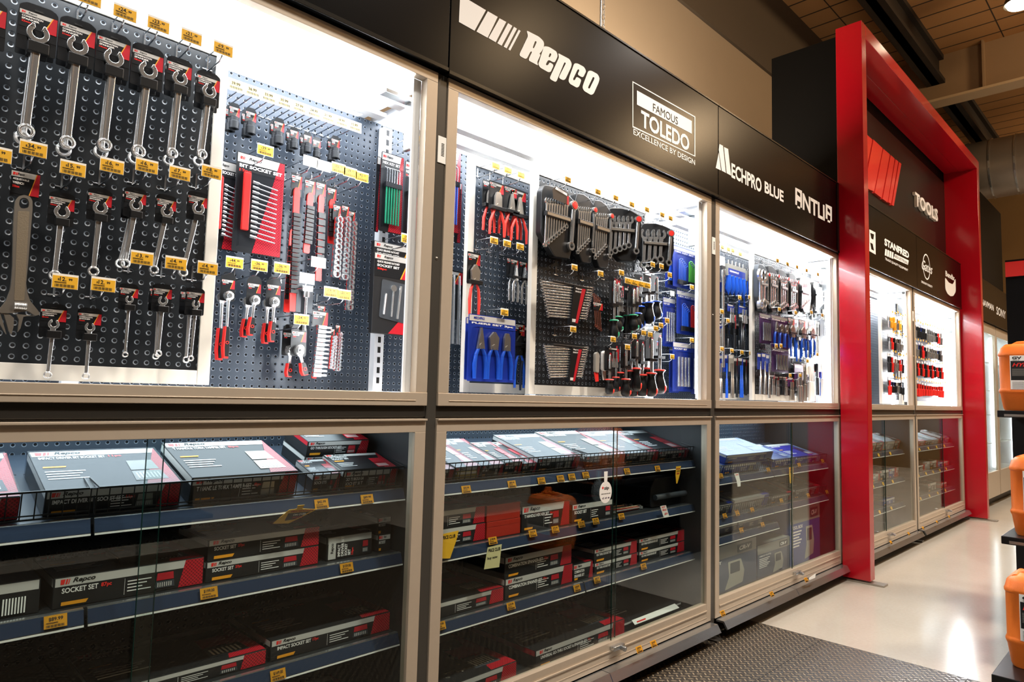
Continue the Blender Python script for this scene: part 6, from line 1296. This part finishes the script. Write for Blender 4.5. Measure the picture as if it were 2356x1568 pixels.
promo('red topped white tag swinging from the middle shelf rail', 1524, 1163, .055, [(-.02, 0), (.03, 0), (.060, -.055), (.012, -.055)], [TICKW, LRED], [('HOT', -.008, .025, -.012, -.002, 0), ('PRICE', .0, .035, -.026, -.016, 0), ('$34', .018, .045, -.046, -.034, 0)])
promo('yellow and white card at the left jamb, second cabinet', 1032, 1226, .06, [(-.035, 0), (.045, .004), (.035, -.03), (.01, -.085), (-.03, -.08)], [YEL, INK, TICKW], [('PRICE CLUB', -.028, .03, -.018, -.006, 0)])
promo('yellow and white card before the combination spanner boxes', 1136, 1256, .06, [(-.030, 0), (.040, .002), (.030, -.078), (-.045, -.074)], [mat('pale_tag', '#d8cf9a', .5), INK, YEL], [('PRICE CLUB', -.026, .032, -.018, -.006, 0), ('buy now', -.03, .02, -.046, -.034, 0)])
promo('curved white tag on the upper basket rail, third cabinet', 1695, 1088, .055, [(-.03, 0), (.02, 0), (.045, -.05), (.045, -.075), (.01, -.075), (0, -.045)], [TICKW, LRED], [('SAVE', -.015, .015, -.012, -.004, 0)])
promo('yellow tag with a dark triangle on the upper basket rail, third cabinet', 1820, 1074, .055, [(-.03, 0), (.032, 0), (.030, -.05), (.026, -.10), (-.018, -.10), (-.028, -.05)], [YEL, REDP, INK], [('PRICEDOWN', -.024, .026, -.018, -.008, 0), ('ON OVER', -.018, .020, -.036, -.026, 1)])
promo('white paper tag stuck on the foot ledge near the red column', 1868, 1327, -.085, [(-.05, .003), (.06, .012), (.05, -.012), (-.04, -.01)], [TICKW], [])
# ------------------------------------------------------------------ stepped display of orange cans
def can(label, x, yl, z, title='HYDRAULIC', w=.30, d=.24, h=.37, rz=-math.pi/2):
    t = thing('oil_can', label, 'oil can', (x+d/2, yl-w/2, z), rot=(0, 0, rz))
    def sec(k, hw, hd, r):
        return [(sx*(hw-r)+r*math.cos(math.radians(a)), sy*(hd-r)+r*math.sin(math.radians(a)), k) for sx, sy, a0 in ((1, 1, 0), (-1, 1, 90), (-1, -1, 180), (1, -1, 270)) for a in (a0, a0+30, a0+60, a0+90)]
    prof = [(0, .86, .035), (.012, .90, .04), (.085, .965, .04), (.092, .985, .04), (.098, 1.0, .04), (.106, 1.0, .04), (.112, .985, .04), (.118, .97, .04), (.285, .975, .04), (.290, 1.0, .04), (.300, 1.0, .04), (.306, .985, .045), (.33, .95, .05), (.345, .86, .05), (.352, .74, .04)]
    m = M(); o = 0; n = 16
    for k, s, r in prof: m.v += sec(k*h/.37, w/2*s, d/2*s, r)
    for i in range(len(prof)-1):
        for j in range(n): m.f.append((i*n+j, i*n+(j+1) % n, (i+1)*n+(j+1) % n, (i+1)*n+j)); m.mi.append(0)
    m.f += [tuple(range(n-1, -1, -1)), tuple(range((len(prof)-1)*n, len(prof)*n))]; m.mi += [0, 0]
    m.build('can_body', ORANGE, t, smooth=35)
    M().tube([(-w*.34, 0, h*.93), (-w*.25, 0, h*.965), (0, 0, h*.975), (w*.25, 0, h*.965), (w*.34, 0, h*.93)], [.012, .015, .015, .015, .012], 10).build('handle', ORANGE, t, smooth=60)
    M().prism(rnd([(-w*.47, h*.80), (-w*.43, h*.80), (-w*.33, h*.955), (-w*.39, h*.955), (-w*.46, h*.90)], .01), -d*.3, d*.3).build('shoulder_rib', ORANGE, t, bevel=.006)
    M().lathe([(.0001, .03), (.022, .03), (.025, .0), (.025, -.01)], (w*.28, d*.2, h*.97), 'z', 16).build('cap', ORANGE, t, smooth=40)
    y = -d/2-.0012; L0, L1, z0, z1 = -w*.31, w*.38, h*.30, h*.78; yb = y+.006
    m = M().m(0).box(L0, L1, y, yb, z0, z1).m(1).quad((L0+.003, y-.0005, z0+(z1-z0)*.27), (L1-.003, y-.0005, z0+(z1-z0)*.27), (L1-.003, y-.0005, z0+(z1-z0)*.84), (L0+.003, y-.0005, z1-.003 if 0 else z0+(z1-z0)*.84))
    m.m(2)
    for i in range(10): m.box(L0+.008, L1-.01-.006*(i % 3), y-.001, y-.0005, z0+(z1-z0)*(.40+.022*i), z0+(z1-z0)*(.408+.022*i))
    m.m(3)
    for i in range(7): m.box(L0+.008, L1-.012-.008*(i % 2), y-.0006, y-.0001, z0+(z1-z0)*(.03+.03*i), z0+(z1-z0)*(.037+.03*i))
    m.build('label', [TICKW, INK, GREYB, DGREY], t)
    m = M().m(0); put_text(m, title, L0+.010, L1-.01, z0+(z1-z0)*.67, z0+(z1-z0)*.78, y-.0012, .03, .3); m.m(1); put_text(m, 'GV', L0+.010, L0+.05, z0+(z1-z0)*.89, z0+(z1-z0)*.97, y-.0006, .04); put_text(m, 'OILS', L0+.012, L0+.04, z0+(z1-z0)*.855, z0+(z1-z0)*.88, y-.0006, .02)
    m.build('lettering', [LRED, INK], t); return t
yl = [atx(2296, 870, 4.30).y, atx(2322, 1140, 3.82).y, atx(2310, 1420, 3.36).y]
can('orange oil can with a hydraulic label on the top step', 4.30, yl[0]+.004, 1.186, w=.30, h=.365); can('orange oil can on the middle step, label turned away to the right', 3.82, yl[1]+.004, .6235, w=.295, h=.375); can('orange oil can on the bottom step, closest to the camera', 3.36, yl[2]+.004, .1765, w=.29, h=.372)
PB = mat('plinth_black', '#101113', .3)
for lb, x0, z, px_, hh in (('top step of the black can display', 4.22, 1.185, (2294, 950), .035), ('middle step of the black can display', 3.76, .6225, (2303, 1232), .035), ('bottom plinth of the black can display, with a drawer front', 3.22, .1755, (2280, 1535), .174)):
    t = bpy.data.objects['end_gondola']; y1 = atx(px_[0], px_[1], x0).y
    M().box(x0, 5.45, -2.45, y1, z-hh, z).build('shelf_board', PB, t, bevel=.003); M().box(x0-.004, x0, -2.4, y1-.03, z-hh*(.85 if hh < .1 else .35), z-hh*(.5 if hh < .1 else .18)).build('ticket_strip', STEEL, t)
t = bpy.data.objects['end_gondola']; M().box(4.62, 5.5, -2.6, atx(2329, 1010, 4.62).y, .0, 1.15).build('spine_panel', PB, t)
t = thing('opposite_gondola', 'black shelving across the aisle, seen only as a dark reflection in the glass', 'gondola')
M().box(-4, 2.2, -4.4, -4.3, 0, 2.1).build('back_panel', PB, t)
for z in (.15, .6, 1.05, 1.5): M().box(-4, 2.2, -4.3, -3.85, z, z+.03).build('shelf_board', PB, t)
#@@END
